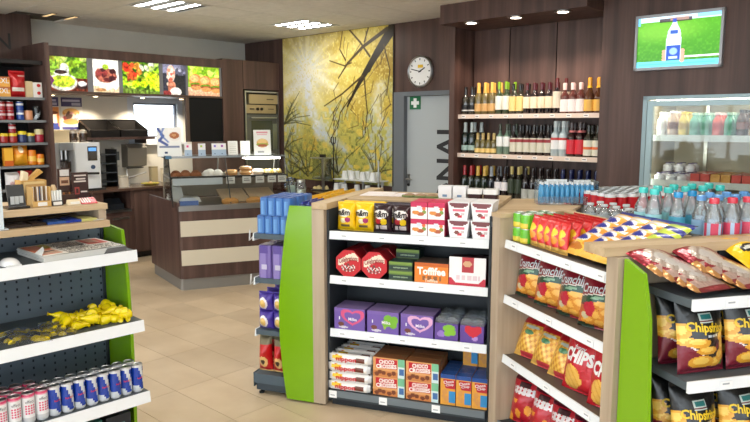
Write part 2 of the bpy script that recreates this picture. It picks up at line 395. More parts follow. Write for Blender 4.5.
# ================================================================== BACK WALL FITTINGS
# ---- mural of yellow autumn trees
mw, mz0, mz1, mx0, mx1 = 2.03, .90, 2.825, .872, 2.905
cv = Canvas(250, 236, (206, 182, 78))
def mu(s, z): return ((s - mx0) / (mx1 - mx0), (mz1 - z) / (mz1 - mz0))
n0, n1, n2, n3, n4, n5 = [cv.noise(c_, 60 + i) for i, c_ in enumerate((60, 30, 13, 5, 2.4, 1.5))]
cv.put((n1 * .5 + n2 * .5 - .42) * 3, (226, 204, 104), .8); cv.put((.52 - n0) * 3 * (1.1 - cv.Y), (158, 124, 36), .75); cv.put((n2 * .4 + n3 * .6 - .55) * 4, (168, 140, 44), .7)
cv.put((n3 * .4 + n4 * .6 - .55) * 4, (240, 228, 150), .75)
lower = np.clip((cv.Y - .42 + (n1 - .5) * .4) * 4, 0, 1)
cv.put(lower * (n2 * .5 + n3 * .5 > .34), (160, 164, 84), .7); cv.put(lower * np.clip((n3 * .6 + n4 * .4 - .52) * 7, 0, 1), (92, 104, 44), .75); cv.put(lower * np.clip((n1 * .5 + n3 * .5 - .58) * 7, 0, 1), (190, 198, 196), .8)
u0, v0 = mu(1.36, 2.38); dx, dy = cv.X - u0, (cv.Y - v0) * .95; ang = np.arctan2(dy, dx); rr = np.hypot(dx, dy)
cv.put(np.exp(-(rr / .17) ** 2) * 1.25, (216, 222, 232)); cv.put(np.exp(-(rr / .34) ** 2) * (.35 + .5 * n3), (240, 232, 190), .8)
ray = np.clip(np.sin(ang * 13 + 2.5 * np.sin(ang * 3)) * 1.6, 0, 1); cv.put(ray * np.clip(1 - rr / .62, 0, 1) * (.25 + n2 * .7), (250, 242, 196), .85)
for pts, w0, w1, c_ in (([(1.36, 2.38), (1.40, 2.0), (1.48, 1.8), (1.58, 1.52)], .035, .03, (222, 226, 232)), ([(1.58, 1.55), (1.9, 1.42), (2.1, 1.32)], .03, .02, (190, 202, 216)), ([(1.36, 2.38), (1.1, 2.15), (.9, 2.05)], .05, .02, (232, 230, 222)), ([(1.36, 2.4), (1.75, 2.2), (1.95, 2.1)], .03, .01, (240, 234, 206)), ([(2.7, 2.1), (2.62, 1.9), (2.7, 1.7)], .04, .03, (226, 222, 196))):
    k = Canvas(250, 236, (0, 0, 0)); k.line([mu(*p) for p in pts], w0 * 1.1, w1 * 1.1, (1, 1, 1)); mask = k.a[..., 0]; mask = (mask + np.roll(mask, 5, 0) + np.roll(mask, -5, 0) + np.roll(mask, 5, 1) + np.roll(mask, -5, 1)) / 5; cv.put(mask * (.45 + .8 * n3), c_, .9)
brown = (74, 56, 26)
def br(pts, a, b, c=brown, al=1.0): cv.line([mu(*p) for p in pts], a, b, c, al)
for bx, bz, n in ((.88, 1.66, 9), (1.36, .95, 9), (1.95, 1.0, 7), (2.62, 1.0, 7), (1.02, .95, 6), (.88, 1.3, 6)):
    for k in range(n):
        a = RNG.uniform(15, 165) if bx > .9 else RNG.uniform(-40, 75); L = RNG.uniform(.25, .62); x1, z1 = bx + L * math.cos(R(a)), bz + L * math.sin(R(a)); xm, zm = (bx + x1) / 2 + RNG.uniform(-.05, .05), (bz + z1) / 2 + .03
        br([(bx, bz), (xm, zm), (x1, z1)], .006, .002, (66, 64, 30), .75); br([(xm, zm), (xm + RNG.uniform(-.12, .16), zm + RNG.uniform(.05, .18))], .003, .0018, (76, 72, 36), .7)
cv.put(np.clip((n4 * .6 + n5 * .4 - .60) * 7, 0, 1), (222, 204, 96), .5)
for k in range(40):
    s, z = RNG.uniform(1.9, 2.88), RNG.uniform(1.5, 2.8); br([(s, z), (s + RNG.uniform(-.12, .05), z - RNG.uniform(.05, .16)), (s + RNG.uniform(-.22, .02), z - RNG.uniform(.16, .3))], .003, .0018, brown, .7)
br([(2.97, 2.92), (2.87, 2.76), (2.65, 2.52), (2.45, 2.29), (2.29, 2.10), (2.13, 1.88)], .040, .006, (40, 32, 22)); br([(2.66, 2.56), (2.50, 2.32)], .016, .018, (36, 30, 22))
br([(2.80, 2.78), (2.4, 2.60), (2.14, 2.42), (1.97, 2.24)], .013, .004, (64, 50, 26)); br([(2.17, 2.83), (2.36, 2.66), (2.52, 2.48)], .005, .007); br([(2.5, 2.83), (2.43, 2.66)], .005, .005)
br([(2.4, 2.25), (2.04, 2.04), (1.7, 1.89)], .007, .003); br([(2.43, 2.22), (2.45, 2.01), (2.48, 1.8), (2.44, 1.55)], .006, .003); br([(1.81, 2.47), (2.08, 2.39), (2.2, 2.42)], .003, .005); br([(2.2, 2.0), (2.0, 1.8), (1.95, 1.6)], .004, .003); br([(2.05, 2.83), (2.0, 2.6), (2.1, 2.46)], .003, .005); br([(2.75, 2.6), (2.85, 2.3), (2.8, 2.0)], .005, .003)
t = thing('wall_mural', 'large printed mural of sunlit yellow autumn trees on the back wall', 'mural', 'B', 0, 0)
MB().box(mx0, mx1, -.008, 0, mz0, mz1, (190, 170, 90)).build('panel', 'card', t)
cv.build('print', 'card', xz(mx0, mx1, mz0, mz1, -.009), t)
MB().box(mx1 - .006, mx1 + .008, -.014, 0, mz0, mz1, (40, 34, 30)).build('edge_strip', 'paint', t)
# ---- staff door with frame, handle, first-aid sign and lettering
door = struct(put(MB().box(3.075, 4.02, .05, .09, 0.005, 1.975, (176, 184, 188)).build('door_1', 'paint'), 'B', 0, 0))
df = MB().box(2.893, 3.075, -.012, .09, 0, 2.03, (106, 112, 118)).box(3.075, 3.962, -.012, .09, 1.98, 2.03, (106, 112, 118)); df.build('door_frame', 'paint', door)
h = MB().box(3.085, 3.125, .040, .05, .93, 1.06, (150, 150, 150)); h.tube([(3.105, .04, 1.0), (3.105, 0, 1.0), (3.19, -.004, 1.0)], .009, 8, (190, 190, 188)); h.lathe([(.018, -.012), (.018, 0)], 12, 3.105, .05, (70, 70, 70), axis='y', cz=.93); h.build('door_handle', 'metal', door)
text('PERSONAL', 1.74, .30, lambda a, b: (3.67 + a, .046, .83 + b), (34, 36, 40), door, rot=90, bold=.018)
t = thing('first_aid_sign', 'green square sign with a white cross on the staff door', 'sign', 'B', 3.2, .05, 1.9)
MB().box(-.08, .08, -.008, -.001, -.075, .075, (20, 110, 70)).build('plate', 'card', t)
MB().box(-.022, .022, -.0095, -.008, -.055, .055, WHITE).box(-.058, -.022, -.0095, -.008, -.02, .02, WHITE).box(.022, .058, -.0095, -.008, -.02, .02, WHITE).build('cross', 'card', t)
# ---- wall clock
t = thing('wall_clock', 'round white wall clock on the dark wood panel above the door', 'clock', 'B', 3.326, 0, 2.254)
MB().lathe([(.178, 0), (.182, -.03), (.170, -.045), (.160, -.035)], 40, c=(178, 180, 182), axis='y', cap=False).build('case', 'metal', t, True)
MB().lathe([(.166, 0), (.166, -.03)], 40, c=(240, 240, 238), axis='y').build('face', 'card', t)
tk = MB()
for k in range(12):
    a = R(30 * k); r0, r1 = .125, .148; cx, cz = math.sin(a), math.cos(a); px, pz = math.cos(a) * .006, -math.sin(a) * .006
    tk.add([(cx * r0 - px, -.032, cz * r0 - pz), (cx * r0 + px, -.032, cz * r0 + pz), (cx * r1 + px, -.032, cz * r1 + pz), (cx * r1 - px, -.032, cz * r1 - pz)], [(0, 1, 2, 3)], (40, 40, 42))
tk.build('hour_marks', 'card', t); MB().box(-.03, .045, -.0322, -.0305, .04, .075, (232, 190, 30)).build('logo', 'card', t)
for nm, a, L, w in (('hour_hand', 62, .085, .007), ('minute_hand', -76, .13, .005)):
    a = R(a); dx, dz = math.sin(a), math.cos(a); px, pz = dz * w, -dx * w
    MB().add([(-px - dx * .02, -.035, -pz - dz * .02), (px - dx * .02, -.035, pz - dz * .02), (px + dx * L, -.035, pz + dz * L), (-px + dx * L, -.035, -pz + dz * L)], [(0, 1, 2, 3)], (30, 30, 32)).build(nm, 'card', t)
# ---- television
t = thing('television', 'flat silver-framed television on dark wood showing a bottle on grass', 'television', 'B', 0, -.33, 0)
tx0, tx1, tz0, tz1 = 5.93, 6.617, 2.10, 2.551
m = MB().box(tx0, tx1, -.055, 0, tz0, tz0 + .022, (168, 170, 176)).box(tx0, tx1, -.055, 0, tz1 - .022, tz1, (168, 170, 176)).box(tx0, tx0 + .02, -.055, 0, tz0, tz1, (168, 170, 176)).box(tx1 - .02, tx1, -.055, 0, tz0, tz1, (168, 170, 176))
m.build('bezel', 'brushed', t); MB().box(tx0 + .02, tx1 - .02, -.04, 0, tz0 + .02, tz1 - .02, (20, 20, 22)).build('housing', 'paint', t)
c = Canvas(130, 84, (86, 170, 40)); g1 = c.noise(3, 21); c.put((c.Y - .2) * 1.1, (52, 132, 26)); c.put((g1 - .5) * 2, (120, 200, 60), .35); c.ell(.34, .28, .4, .2, (150, 214, 80), .5, .9)
c.rect(0, 0, 1, .10, (214, 236, 248)); c.rect(.72, .0, 1, .07, (150, 216, 246)); c.rect(.27, .05, .66, .12, (60, 50, 60), .8); c.rect(.4, .04, .62, .09, (190, 150, 140), .8); c.rect(0, 0, .03, .15, (120, 200, 240))
c.rect(.52, .80, 1, .83, (236, 240, 236)); c.rect(.0, .88, 1, 1, (110, 214, 234)); c.rect(.03, .925, .95, .955, (70, 170, 196), .55)
sk = (226, 170, 150)
for q in range(4): c.ell(.345, .69 + .055 * q, .03, .03, sk); c.ell(.565, .70 + .06 * q, .028, .045, sk)
c.put((np.abs(c.X - .455) < np.interp(c.Y, [.09, .16, .30, .5, .87], [.022, .03, .075, .095, .09])) & (c.Y > .09) & (c.Y < .87), (214, 232, 246))
c.rect(.43, .06, .48, .13, (60, 90, 200)); c.rect(.37, .58, .54, .87, (40, 84, 190)); c.ell(.455, .70, .05, .07, (150, 190, 236)); c.rect(.40, .80, .51, .84, (200, 220, 244)); c.rect(.41, .28, .50, .36, (60, 100, 190)); c.rect(.385, .42, .53, .55, (236, 242, 250))
c.build('picture', 'screen', xz(tx0 + .02, tx1 - .02, tz0 + .022, tz1 - .022, -.0415), t)
# ---- bottle shelves in the bay
SHZ = (1.752, 1.346, .89)
for k, z in enumerate(SHZ):
    t = thing('wine_shelf', ['pale bottle shelf, topmost of three in the dark bay', 'pale bottle shelf, middle of three in the dark bay', 'pale bottle shelf, lowest of three in the dark bay'][k], 'shelf', 'B', 0, 0, z, group='bottle shelves in the bay')
    MB().box(4.032, 5.618, -.245, .028, -.03, 0, (196, 178, 158)).build('board', 'paint', t); MB().box(4.032, 5.618, -.26, -.246, -.042, .002, (226, 208, 194)).build('price_rail', 'paint', t)
    for q in range(9):
        tg = MB().box(4.08 + .17 * q, 4.13 + .17 * q, -.2615, -.2605, -.034, -.008, (244, 240, 236)); tg.box(4.085 + .17 * q, 4.12 + .17 * q, -.262, -.2615, -.024, -.016, (120, 110, 110)); tg.build('price_tag', 'card', t)
# ---- bottles
def bottle_kind(name, label, H, rad, neck, glass, capc, cap_h, labc, lab_z, cat='bottle', sh=.55, nk=.72, foil=False, band=None, neck_label=None):
    t = thing(name, label, cat)
    prof = [(rad * .9, 0), (rad, .008), (rad, H * sh), (rad * .93, H * (sh + .05)), (neck * 1.25, H * (nk - .03)), (neck, H * nk), (neck, H - cap_h * .5)]
    MB().lathe(prof, 12, c=glass).build('glass_body', 'bottle_glass', t, True)
    MB().lathe([(neck * (1.5 if foil else 1.12), H - cap_h), (neck * 1.16, H - cap_h * .4), (neck * 1.2, H - .012), (neck * 1.0, H)], 12, c=capc).build('capsule', 'gloss', t, True)
    r = rad + .0012; lb = MB().lathe([(r, H * lab_z[0]), (r, H * lab_z[1])], 16, c=labc, cap=False)
    lb.build('label', 'card', t)
    if band:
        MB().lathe([(r + .0008, H * band[1]), (r + .0008, H * band[2])], 16, c=band[0], cap=False).build('label_band', 'card', t)
    if neck_label: MB().lathe([(neck * 1.32, H * (nk - .01)), (neck * 1.16, H * (nk + .05))], 12, c=neck_label, cap=False).build('neck_label', 'card', t, True)
    return Maker(t)
GR = 'bottles in the dark bay'
kinds = {
 'dk': bottle_kind('wine_bottle', 'black-labelled sparkling bottle, top shelf', .29, .042, .015, (44, 42, 34), (30, 28, 28), .10, (18, 18, 20), (.10, .34), band=((206, 206, 200), .13, .17)),
 'gold': bottle_kind('sparkling_wine_bottle', 'gold-foiled sparkling bottle, top shelf', .325, .043, .016, (96, 84, 44), (226, 176, 84), .13, (196, 156, 96), (.10, .34), foil=True),
 'grn': bottle_kind('wine_bottle', 'green-capped wine bottle, top shelf', .325, .038, .014, (44, 62, 40), (116, 160, 28), .075, (226, 226, 214), (.14, .56)),
 'yel': bottle_kind('wine_bottle', 'yellow-labelled wine bottle, top shelf', .30, .038, .014, (40, 42, 30), (28, 26, 26), .06, (222, 200, 130), (.10, .58)),
 'red': bottle_kind('wine_bottle', 'cream-labelled red wine bottle, top shelf', .30, .039, .014, (26, 20, 24), (74, 22, 30), .07, (226, 212, 184), (.18, .55)),
 'tall': bottle_kind('wine_bottle', 'tall red wine bottle, top shelf', .335, .039, .015, (28, 20, 24), (84, 30, 30), .09, (214, 206, 186), (.16, .62)),
 'pink': bottle_kind('liqueur_bottle', 'pink-capped liqueur bottle, top shelf', .285, .042, .017, (84, 40, 36), (238, 206, 200), .065, (232, 224, 222), (.06, .46)),
 'brn': bottle_kind('brandy_bottle', 'brown gold-labelled brandy bottle, top shelf', .325, .048, .017, (70, 38, 20), (224, 160, 50), .075, (218, 172, 80), (.06, .38), sh=.42, neck_label=(240, 190, 40)),
 'sil': bottle_kind('sparkling_wine_bottle', 'silver-foiled dark bottle, middle shelf', .325, .043, .016, (20, 34, 30), (184, 196, 196), .13, (150, 176, 170), (.10, .26), foil=True),
 'sml': bottle_kind('piccolo_bottle', 'small gold-necked bottle, middle shelf', .215, .034, .014, (92, 84, 44), (206, 178, 110), .115, (220, 194, 120), (.06, .26), foil=True),
 'wht': bottle_kind('white_wine_bottle', 'pale white-wine bottle, middle shelf', .31, .038, .014, (110, 136, 120), (52, 60, 40), .07, (226, 232, 232), (.26, .58)),
 'rose': bottle_kind('wine_bottle', 'red-banded wine bottle, middle shelf', .30, .038, .014, (28, 22, 26), (26, 22, 26), .06, (206, 206, 190), (.10, .56), band=((150, 50, 58), .42, .52)),
 'vod': bottle_kind('vodka_bottle', 'clear spirit bottle, middle shelf', .335, .042, .018, (176, 194, 200), (196, 206, 208), .06, (232, 236, 238), (.20, .52), sh=.58, band=((190, 60, 60), .46, .53)),
 'rdl': bottle_kind('liqueur_bottle', 'red-labelled liqueur bottle, middle shelf', .32, .044, .019, (40, 14, 20), (70, 60, 60), .05, (206, 40, 56), (.08, .50), neck_label=(226, 130, 130)),
 'jag': bottle_kind('herbal_bottle', 'cream-labelled herbal bottle, middle shelf', .30, .046, .018, (30, 30, 22), (24, 26, 20), .06, (222, 222, 206), (.05, .52), sh=.56, band=((220, 110, 60), .24, .32)),
 'champ': bottle_kind('sparkling_wine_bottle', 'red-foiled sparkling bottle, lowest shelf', .325, .044, .016, (24, 34, 26), (160, 24, 30), .13, (222, 214, 160), (.06, .26), foil=True, neck_label=(220, 196, 110)),
 'gold2': bottle_kind('sparkling_wine_bottle', 'yellow-foiled sparkling bottle, lowest shelf', .325, .044, .016, (22, 36, 26), (214, 176, 70), .14, (226, 216, 206), (.06, .28), foil=True, band=((190, 50, 60), .10, .16)),
 'silv': bottle_kind('sparkling_wine_bottle', 'grey-foiled sparkling bottle, lowest shelf', .325, .044, .016, (24, 28, 36), (150, 158, 166), .14, (224, 220, 220), (.06, .28), foil=True),
 'box': bottle_kind('wine_bottle', 'square-labelled dark wine bottle, lowest shelf', .33, .040, .015, (30, 22, 30), (40, 36, 44), .07, (230, 230, 236), (.26, .52)),
 'dgr': bottle_kind('wine_bottle', 'gold-capped dark wine bottle, lowest shelf', .335, .041, .015, (22, 26, 20), (190, 176, 110), .08, (44, 56, 40), (.20, .62)),
 'blk': bottle_kind('wine_bottle', 'grey-labelled dark wine bottle, lowest shelf', .33, .041, .015, (24, 18, 22), (36, 26, 28), .08, (176, 182, 178), (.04, .36)),
 'blu': bottle_kind('spirit_bottle', 'blue-necked spirit bottle, lowest shelf', .33, .041, .016, (40, 60, 96), (24, 34, 84), .12, (120, 160, 190), (.10, .40)),
}
def shelf_row(spec, z, y, x, row='front row', sc=.935):
    for k, n, w in spec:
        for i in range(n):
            kinds[k].at('B', x + w * sc / 2, y, z + .001, group=GR, note=f'{ORD[i]} of its kind from the door, {row}'); x += w * sc
    return x
F1 = [('dk', 2, .086), ('gold', 3, .088), ('grn', 2, .088), ('yel', 2, .084), ('red', 4, .085), ('tall', 1, .088), ('pink', 3, .086), ('brn', 2, .098)]
F2 = [('sil', 2, .092), ('sml', 4, .072), ('wht', 2, .087), ('rose', 6, .083), ('vod', 2, .09), ('rdl', 2, .092), ('jag', 2, .097)]
F3 = [('champ', 2, .092), ('gold2', 2, .090), ('silv', 1, .092), ('box', 2, .086), ('dgr', 2, .086), ('blk', 5, .086), ('blu', 5, .090)]
shelf_row(F1, SHZ[0], -.195, 4.045); shelf_row(F2, SHZ[1], -.195, 4.045, sc=.915); shelf_row(F3, SHZ[2], -.195, 4.045, sc=.925)
shelf_row([('dk', 2, .088), ('gold', 3, .088), ('grn', 2, .088), ('yel', 2, .084), ('red', 4, .085), ('tall', 1, .088), ('pink', 3, .086), ('brn', 2, .098)], SHZ[0], -.09, 4.08, 'back row')
shelf_row([('sil', 2, .092)], SHZ[1], -.09, 4.09, 'back row'); shelf_row([('wht', 2, .087), ('rose', 5, .083), ('vod', 2, .09), ('rdl', 2, .092), ('jag', 1, .097)], SHZ[1], -.09, 4.52, 'back row')
shelf_row([('champ', 2, .092), ('gold2', 2, .090), ('silv', 1, .092), ('box', 2, .086), ('dgr', 2, .086), ('blk', 5, .086), ('blu', 5, .090)], SHZ[2], -.09, 4.08, 'back row')

# ---- glass-door cooler
t = thing('display_cooler', 'tall lit drinks cooler with a glass door set in dark wood', 'cooler', 'B', 0, -.33, 0)
fx0, fx1, fz0, fz1 = 6.017, 8.30, .10, 1.886; AL = (150, 170, 176); CR = (206, 196, 172)
MB().box(fx0, fx0 + .035, -.03, .04, fz0, fz1, AL).box(fx1 - .035, fx1, -.03, .04, fz0, fz1, AL).box(fx0, fx1, -.03, .04, fz1 - .03, fz1, AL).box(fx0, fx1, -.03, .04, fz0, fz0 + .05, AL).build('outer_frame', 'brushed', t)
MB().box(fx0 + .035, fx1 - .035, .66, .68, fz0, fz1, CR).box(fx0 + .035, fx0 + .05, .0, .66, fz0, fz1, CR).box(fx1 - .05, fx1 - .035, .0, .66, fz0, fz1, CR).box(fx0 + .035, fx1 - .035, 0, .66, fz1 - .03, fz1 - .01, CR).box(fx0 + .035, fx1 - .035, 0, .66, fz0, fz0 + .05, CR).build('interior', 'paint', t)
for k, (a, b) in enumerate(((fx0 + .045, fx0 + 1.10), (fx0 + 1.11, fx1 - .045))):
    d = MB().box(a, a + .045, -.045, -.005, fz0 + .06, fz1 - .04, (164, 186, 192)).box(b - .045, b, -.045, -.005, fz0 + .06, fz1 - .04, (164, 186, 192)).box(a + .045, b - .045, -.045, -.005, fz1 - .085, fz1 - .04, (164, 186, 192)).box(a + .045, b - .045, -.045, -.005, fz0 + .06, fz0 + .12, (164, 186, 192)).build('door', 'brushed', t)
    MB().box(a + .045, b - .045, -.03, -.022, fz0 + .12, fz1 - .085).build('pane', 'glass', d)
CZ = (1.545, 1.165, .85, .45)
for z in CZ:
    s = MB().box(fx0 + .06, fx1 - .06, .05, .62, z - .015, z, (226, 226, 222)).build('shelf', 'paint', t); MB().box(fx0 + .055, fx1 - .055, .035, .05, z - .035, z + .018, (240, 240, 236)).build('price_rail', 'paint', s)
MB().box(6.33, 6.36, .63, .66, fz0, fz1, (220, 214, 200)).box(7.2, 7.23, .63, .66, fz0, fz1, (220, 214, 200)).build('rack_rail', 'metal', t)
MB().box(fx0 + .08, fx1 - .08, .05, .08, fz1 - .055, fz1 - .032, (255, 250, 238)).build('lamp_tube', 'cooler_lamp', t)
MB().box(fx0 + .052, fx0 + .066, .03, .05, fz0 + .1, fz1 - .08, (255, 250, 238)).build('lamp_tube', 'cooler_lamp', t)
def pet_kind(name, label, H, rad, body, cap, mat='gloss', band=None, cat='bottle', grp=None):
    t = thing(name, label, cat, group=grp)
    MB().lathe([(rad * .85, 0), (rad, .012), (rad, H * .30), (rad * .9, H * .36), (rad * .92, H * .45), (rad, H * .52), (rad * .96, H * .66), (rad * .62, H * .78), (rad * .40, H * .87), (rad * .38, H * .92)], 14, c=body).build('body', mat, t, True)
    MB().lathe([(rad * .56, H * .90), (rad * .58, H * .95), (rad * .56, H * .99), (rad * .46, H)], 14, c=cap).build('cap', 'gloss', t, True)
    if band:
        MB().lathe([(rad * 1.02, H * .30), (rad * 1.0, H * .42), (rad * 1.02, H * .56)], 14, c=band[0], paint=band[1] if len(band) > 1 else None, cap=False).build('label', 'card', t, True)
    return Maker(t)
CG = 'drinks in the cooler'
milk = pet_kind('milk_drink', 'white dairy drink bottle in the cooler', .21, .036, (238, 238, 236), (240, 240, 240), band=((236, 230, 226),))
cofd = pet_kind('coffee_drink', 'white and brown coffee drink bottle in the cooler', .22, .036, (190, 160, 140), (236, 232, 226), band=((110, 56, 34),))
yeld = pet_kind('juice_bottle', 'yellow-topped pale drink bottle in the cooler', .21, .036, (220, 190, 90), (226, 180, 60), band=((190, 150, 60),))
aqua = pet_kind('juice_bottle', 'pale green drink bottle in the cooler', .20, .036, (110, 170, 150), (180, 210, 190), band=((80, 150, 120),))
pink = pet_kind('juice_bottle', 'pink drink bottle in the cooler', .20, .036, (214, 90, 80), (230, 200, 196), band=((200, 60, 60),))
dark = pet_kind('cola_bottle', 'dark cola bottle in the cooler', .22, .034, (70, 40, 30), (40, 34, 32), band=((130, 70, 50),))
seq = [milk, cofd, yeld, aqua, aqua, pink, aqua, dark, cofd, milk, aqua, yeld, pink, aqua]
for i, k in enumerate(seq):
    for j in range(4): k.at('B', 6.135 + .088 * i, -.33 + .10 + .09 * j, CZ[0] + .001, group=CG, note=f'upper shelf, {ORD[i]} column, {ROW[j]}')
def pouch_kind(name, label, w, d, h, c, c2, cat='snack'):
    t = thing(name, label, cat, group='chilled snacks in the cooler')
    MB().box(-w / 2, w / 2, 0, d, 0, h, c, front=c2).build('pack', 'foil', t); MB().box(-w / 2, w / 2, .002, d * .9, h, h + .004, c2).build('lid', 'gloss', t)
    return Maker(t)
yog = pet_kind('yogurt_cup', 'white yogurt cup on the middle cooler shelf', .075, .042, (238, 236, 240), (120, 110, 150), cat='cup')
rw = pouch_kind('sandwich_pack', 'red wrapped snack pack in the cooler', .07, .085, .075, (206, 40, 44), (222, 90, 80)); ow = pouch_kind('sandwich_pack', 'orange wrapped snack pack in the cooler', .07, .085, .075, (220, 110, 40), (232, 170, 90)); gw = pouch_kind('sandwich_pack', 'pale green wrapped snack pack in the cooler', .07, .085, .07, (170, 206, 170), (226, 230, 220))
for i in range(3):
    for j in range(4):
        yog.at('B', 6.14 + .095 * i, -.33 + .10 + .10 * j, CZ[1] + .001, group='yogurt cups in the cooler', note=f'{ORD[i]} column, {ROW[j]}, below')
        if j > 1: yog.at('B', 6.14 + .095 * i, -.33 + .10 + .10 * j, CZ[1] + .078, group='yogurt cups in the cooler', note=f'{ORD[i]} column, {ROW[j]}, stacked on top')
for i, k in enumerate((rw, rw, ow, ow, rw, rw, gw, gw, ow, rw)):
    for j in range(5): k.at('B', 6.44 + .078 * i, -.33 + .06 + .09 * j, CZ[1] + .001, note=f'{ORD[i]} column from the cups, {ROW[j]}')
orb = pet_kind('juice_bottle', 'orange juice bottle with orange cap on the third cooler shelf', .20, .034, (206, 80, 30), (222, 96, 50)); ylb = pet_kind('juice_bottle', 'yellow-capped juice bottle on the third cooler shelf', .20, .034, (150, 130, 40), (240, 206, 20))
for i, k in enumerate((milk, milk, milk, orb, orb, ylb, ylb, milk, milk, orb, orb)):
    for j in range(5): k.at('B', 6.14 + .094 * i, -.33 + .10 + .09 * j, CZ[2] + .001, group=CG, note=f'{ORD[i]} column, {ROW[j]}' if k is not milk else f'third shelf, {ORD[i]} column, {ROW[j]}')
# ================================================================== LEFT WALL: MENU BOARD, BAR, OVEN CABINET, GROCERY RACK
t = thing('menu_board', 'long illuminated menu board with five food pictures above the bar', 'menu board', 'A', 0, 0)
MB().box(-3.16, -.957, -.78, -.745, 2.378, 2.482).box(-3.16, -.957, -.745, -.30, 2.44, 2.482).build('fascia', 'walnut', t)
MB().box(-3.16, -.957, -.745, -.30, 2.012, 2.44, (90, 84, 78)).build('light_box', 'paint', t)
MB().box(-3.16, -.957, -.785, -.30, 1.985, 2.010, (86, 66, 56)).build('bottom_rail', 'paint', t)
P = [(-3.155, -2.728), (-2.665, -2.361), (-2.318, -1.849), (-1.802, -1.486), (-1.457, -.99)]
for a, b in ((-2.728, -2.665), (-2.361, -2.318), (-1.849, -1.802), (-1.486, -1.457), (-.99, -.96)): MB().box(a, b, -.765, -.745, 2.010, 2.378, (128, 128, 132)).build('divider', 'paint', t)
def leaves(c, seed, x0, y0, x1, y1, n, cols, r=.06):
    g = np.random.default_rng(seed)
    for k in range(n): c.ell(g.uniform(x0, x1), g.uniform(y0, y1), g.uniform(.5, 1.2) * r, g.uniform(.5, 1.2) * r, cols[k % len(cols)], .95, .4, g.uniform(0, 180))
pics = []
c = Canvas(96, 78, (120, 170, 40)); c.rect(0, 0, 1, .45, (110, 150, 40)); leaves(c, 1, 0, 0, 1, .45, 22, [(150, 196, 40), (190, 220, 80), (70, 120, 30), (206, 226, 120)], .12)
c.rect(0, .62, 1, 1, (110, 50, 36)); c.ell(.42, .38, .12, .2, (240, 244, 236)); c.ell(.38, .74, .36, .26, (236, 240, 230)); c.ell(.38, .72, .30, .18, (196, 220, 60)); c.ell(.34, .46, .2, .1, (238, 238, 236)); c.ell(.33, .45, .15, .06, (60, 44, 40)); c.ell(.86, .82, .14, .12, (60, 40, 40)); c.ell(.86, .77, .12, .08, (240, 240, 240)); c.line([(.06, .6), (.12, .7), (.04, .85)], .04, .03, (150, 80, 140)); c.rect(.0, .0, .2, .2, (216, 200, 60), .6); c.ell(.1, .3, .12, .2, (150, 200, 60), .8); pics.append(c)
c = Canvas(66, 75, (250, 248, 240)); c.rect(0, .82, 1, 1, (226, 206, 170)); c.ell(.5, .74, .32, .2, (236, 232, 224)); c.ell(.5, .48, .4, .22, (120, 60, 50)); leaves(c, 2, .2, .32, .85, .62, 26, [(150, 60, 60), (70, 36, 40), (190, 110, 90), (100, 40, 44)], .1); c.ell(.5, .22, .12, .08, (170, 200, 60)); c.ell(.3, .93, .2, .05, (190, 140, 90)); c.ell(.86, .8, .1, .1, (250, 250, 246)); pics.append(c)
c = Canvas(99, 78, (60, 110, 30)); leaves(c, 3, 0, 0, 1, 1, 60, [(170, 214, 40), (90, 150, 30), (214, 230, 90), (50, 96, 30)], .12); leaves(c, 4, .0, .1, .5, .5, 16, [(226, 90, 50), (240, 160, 60), (220, 60, 40)], .09); leaves(c, 6, .5, 0, 1, .2, 10, [(236, 240, 220), (200, 226, 120)], .1); c.put(c.Y > .86 + .1 * (c.X - .5), (120, 150, 60)); leaves(c, 5, .3, .4, 1, .75, 18, [(196, 224, 30), (226, 236, 60)], .12); pics.append(c)
c = Canvas(69, 78, (60, 60, 72)); c.rect(0, 0, 1, .3, (140, 140, 170)); leaves(c, 7, .5, .1, 1, .4, 8, [(200, 200, 220), (90, 90, 110)], .12); c.rect(.5, .35, .95, 1, (44, 46, 48)); c.ell(.36, .3, .18, .28, (238, 206, 190)); leaves(c, 8, .2, .15, .5, .85, 14, [(226, 150, 120), (240, 226, 206), (206, 100, 80), (240, 240, 236)], .09); c.ell(.35, .75, .14, .25, (206, 120, 90), .8); c.ell(.55, .9, .25, .15, (236, 232, 226)); c.ell(.15, .95, .2, .08, (150, 60, 60)); pics.append(c)
c = Canvas(93, 78, (150, 190, 50)); leaves(c, 9, 0, 0, 1, .4, 40, [(120, 176, 30), (190, 220, 60), (220, 236, 120)], .09); c.rect(0, .72, 1, 1, (236, 206, 176)); c.put((c.Y - .72) * 3, (216, 150, 110), .8)
for bx, by, s in ((.24, .5, .19), (.56, .55, .2), (.88, .58, .2)):
    c.ell(bx, by, s, .24, (222, 150, 80)); c.ell(bx - .03, by - .08, s * .7, .12, (240, 196, 130)); c.ell(bx + .02, by + .12, s * .95, .07, (110, 140, 40)); c.ell(bx + .02, by + .17, s * .9, .05, (170, 70, 50)); c.ell(bx + .02, by + .23, s * .85, .08, (214, 150, 90))
pics.append(c)
for k, c in enumerate(pics): c.a *= ((.62 + .62 * c.noise(5, 80 + k)) * (.8 + .35 * c.noise(2, 90 + k)))[..., None] if k in (0, 2) else (.8 + .3 * c.noise(3, 70 + k))[..., None]
for (a, b), c in zip(P, pics): c.build('picture', 'lit_picture', xz(a, b, 2.012, 2.376, -.757), t)
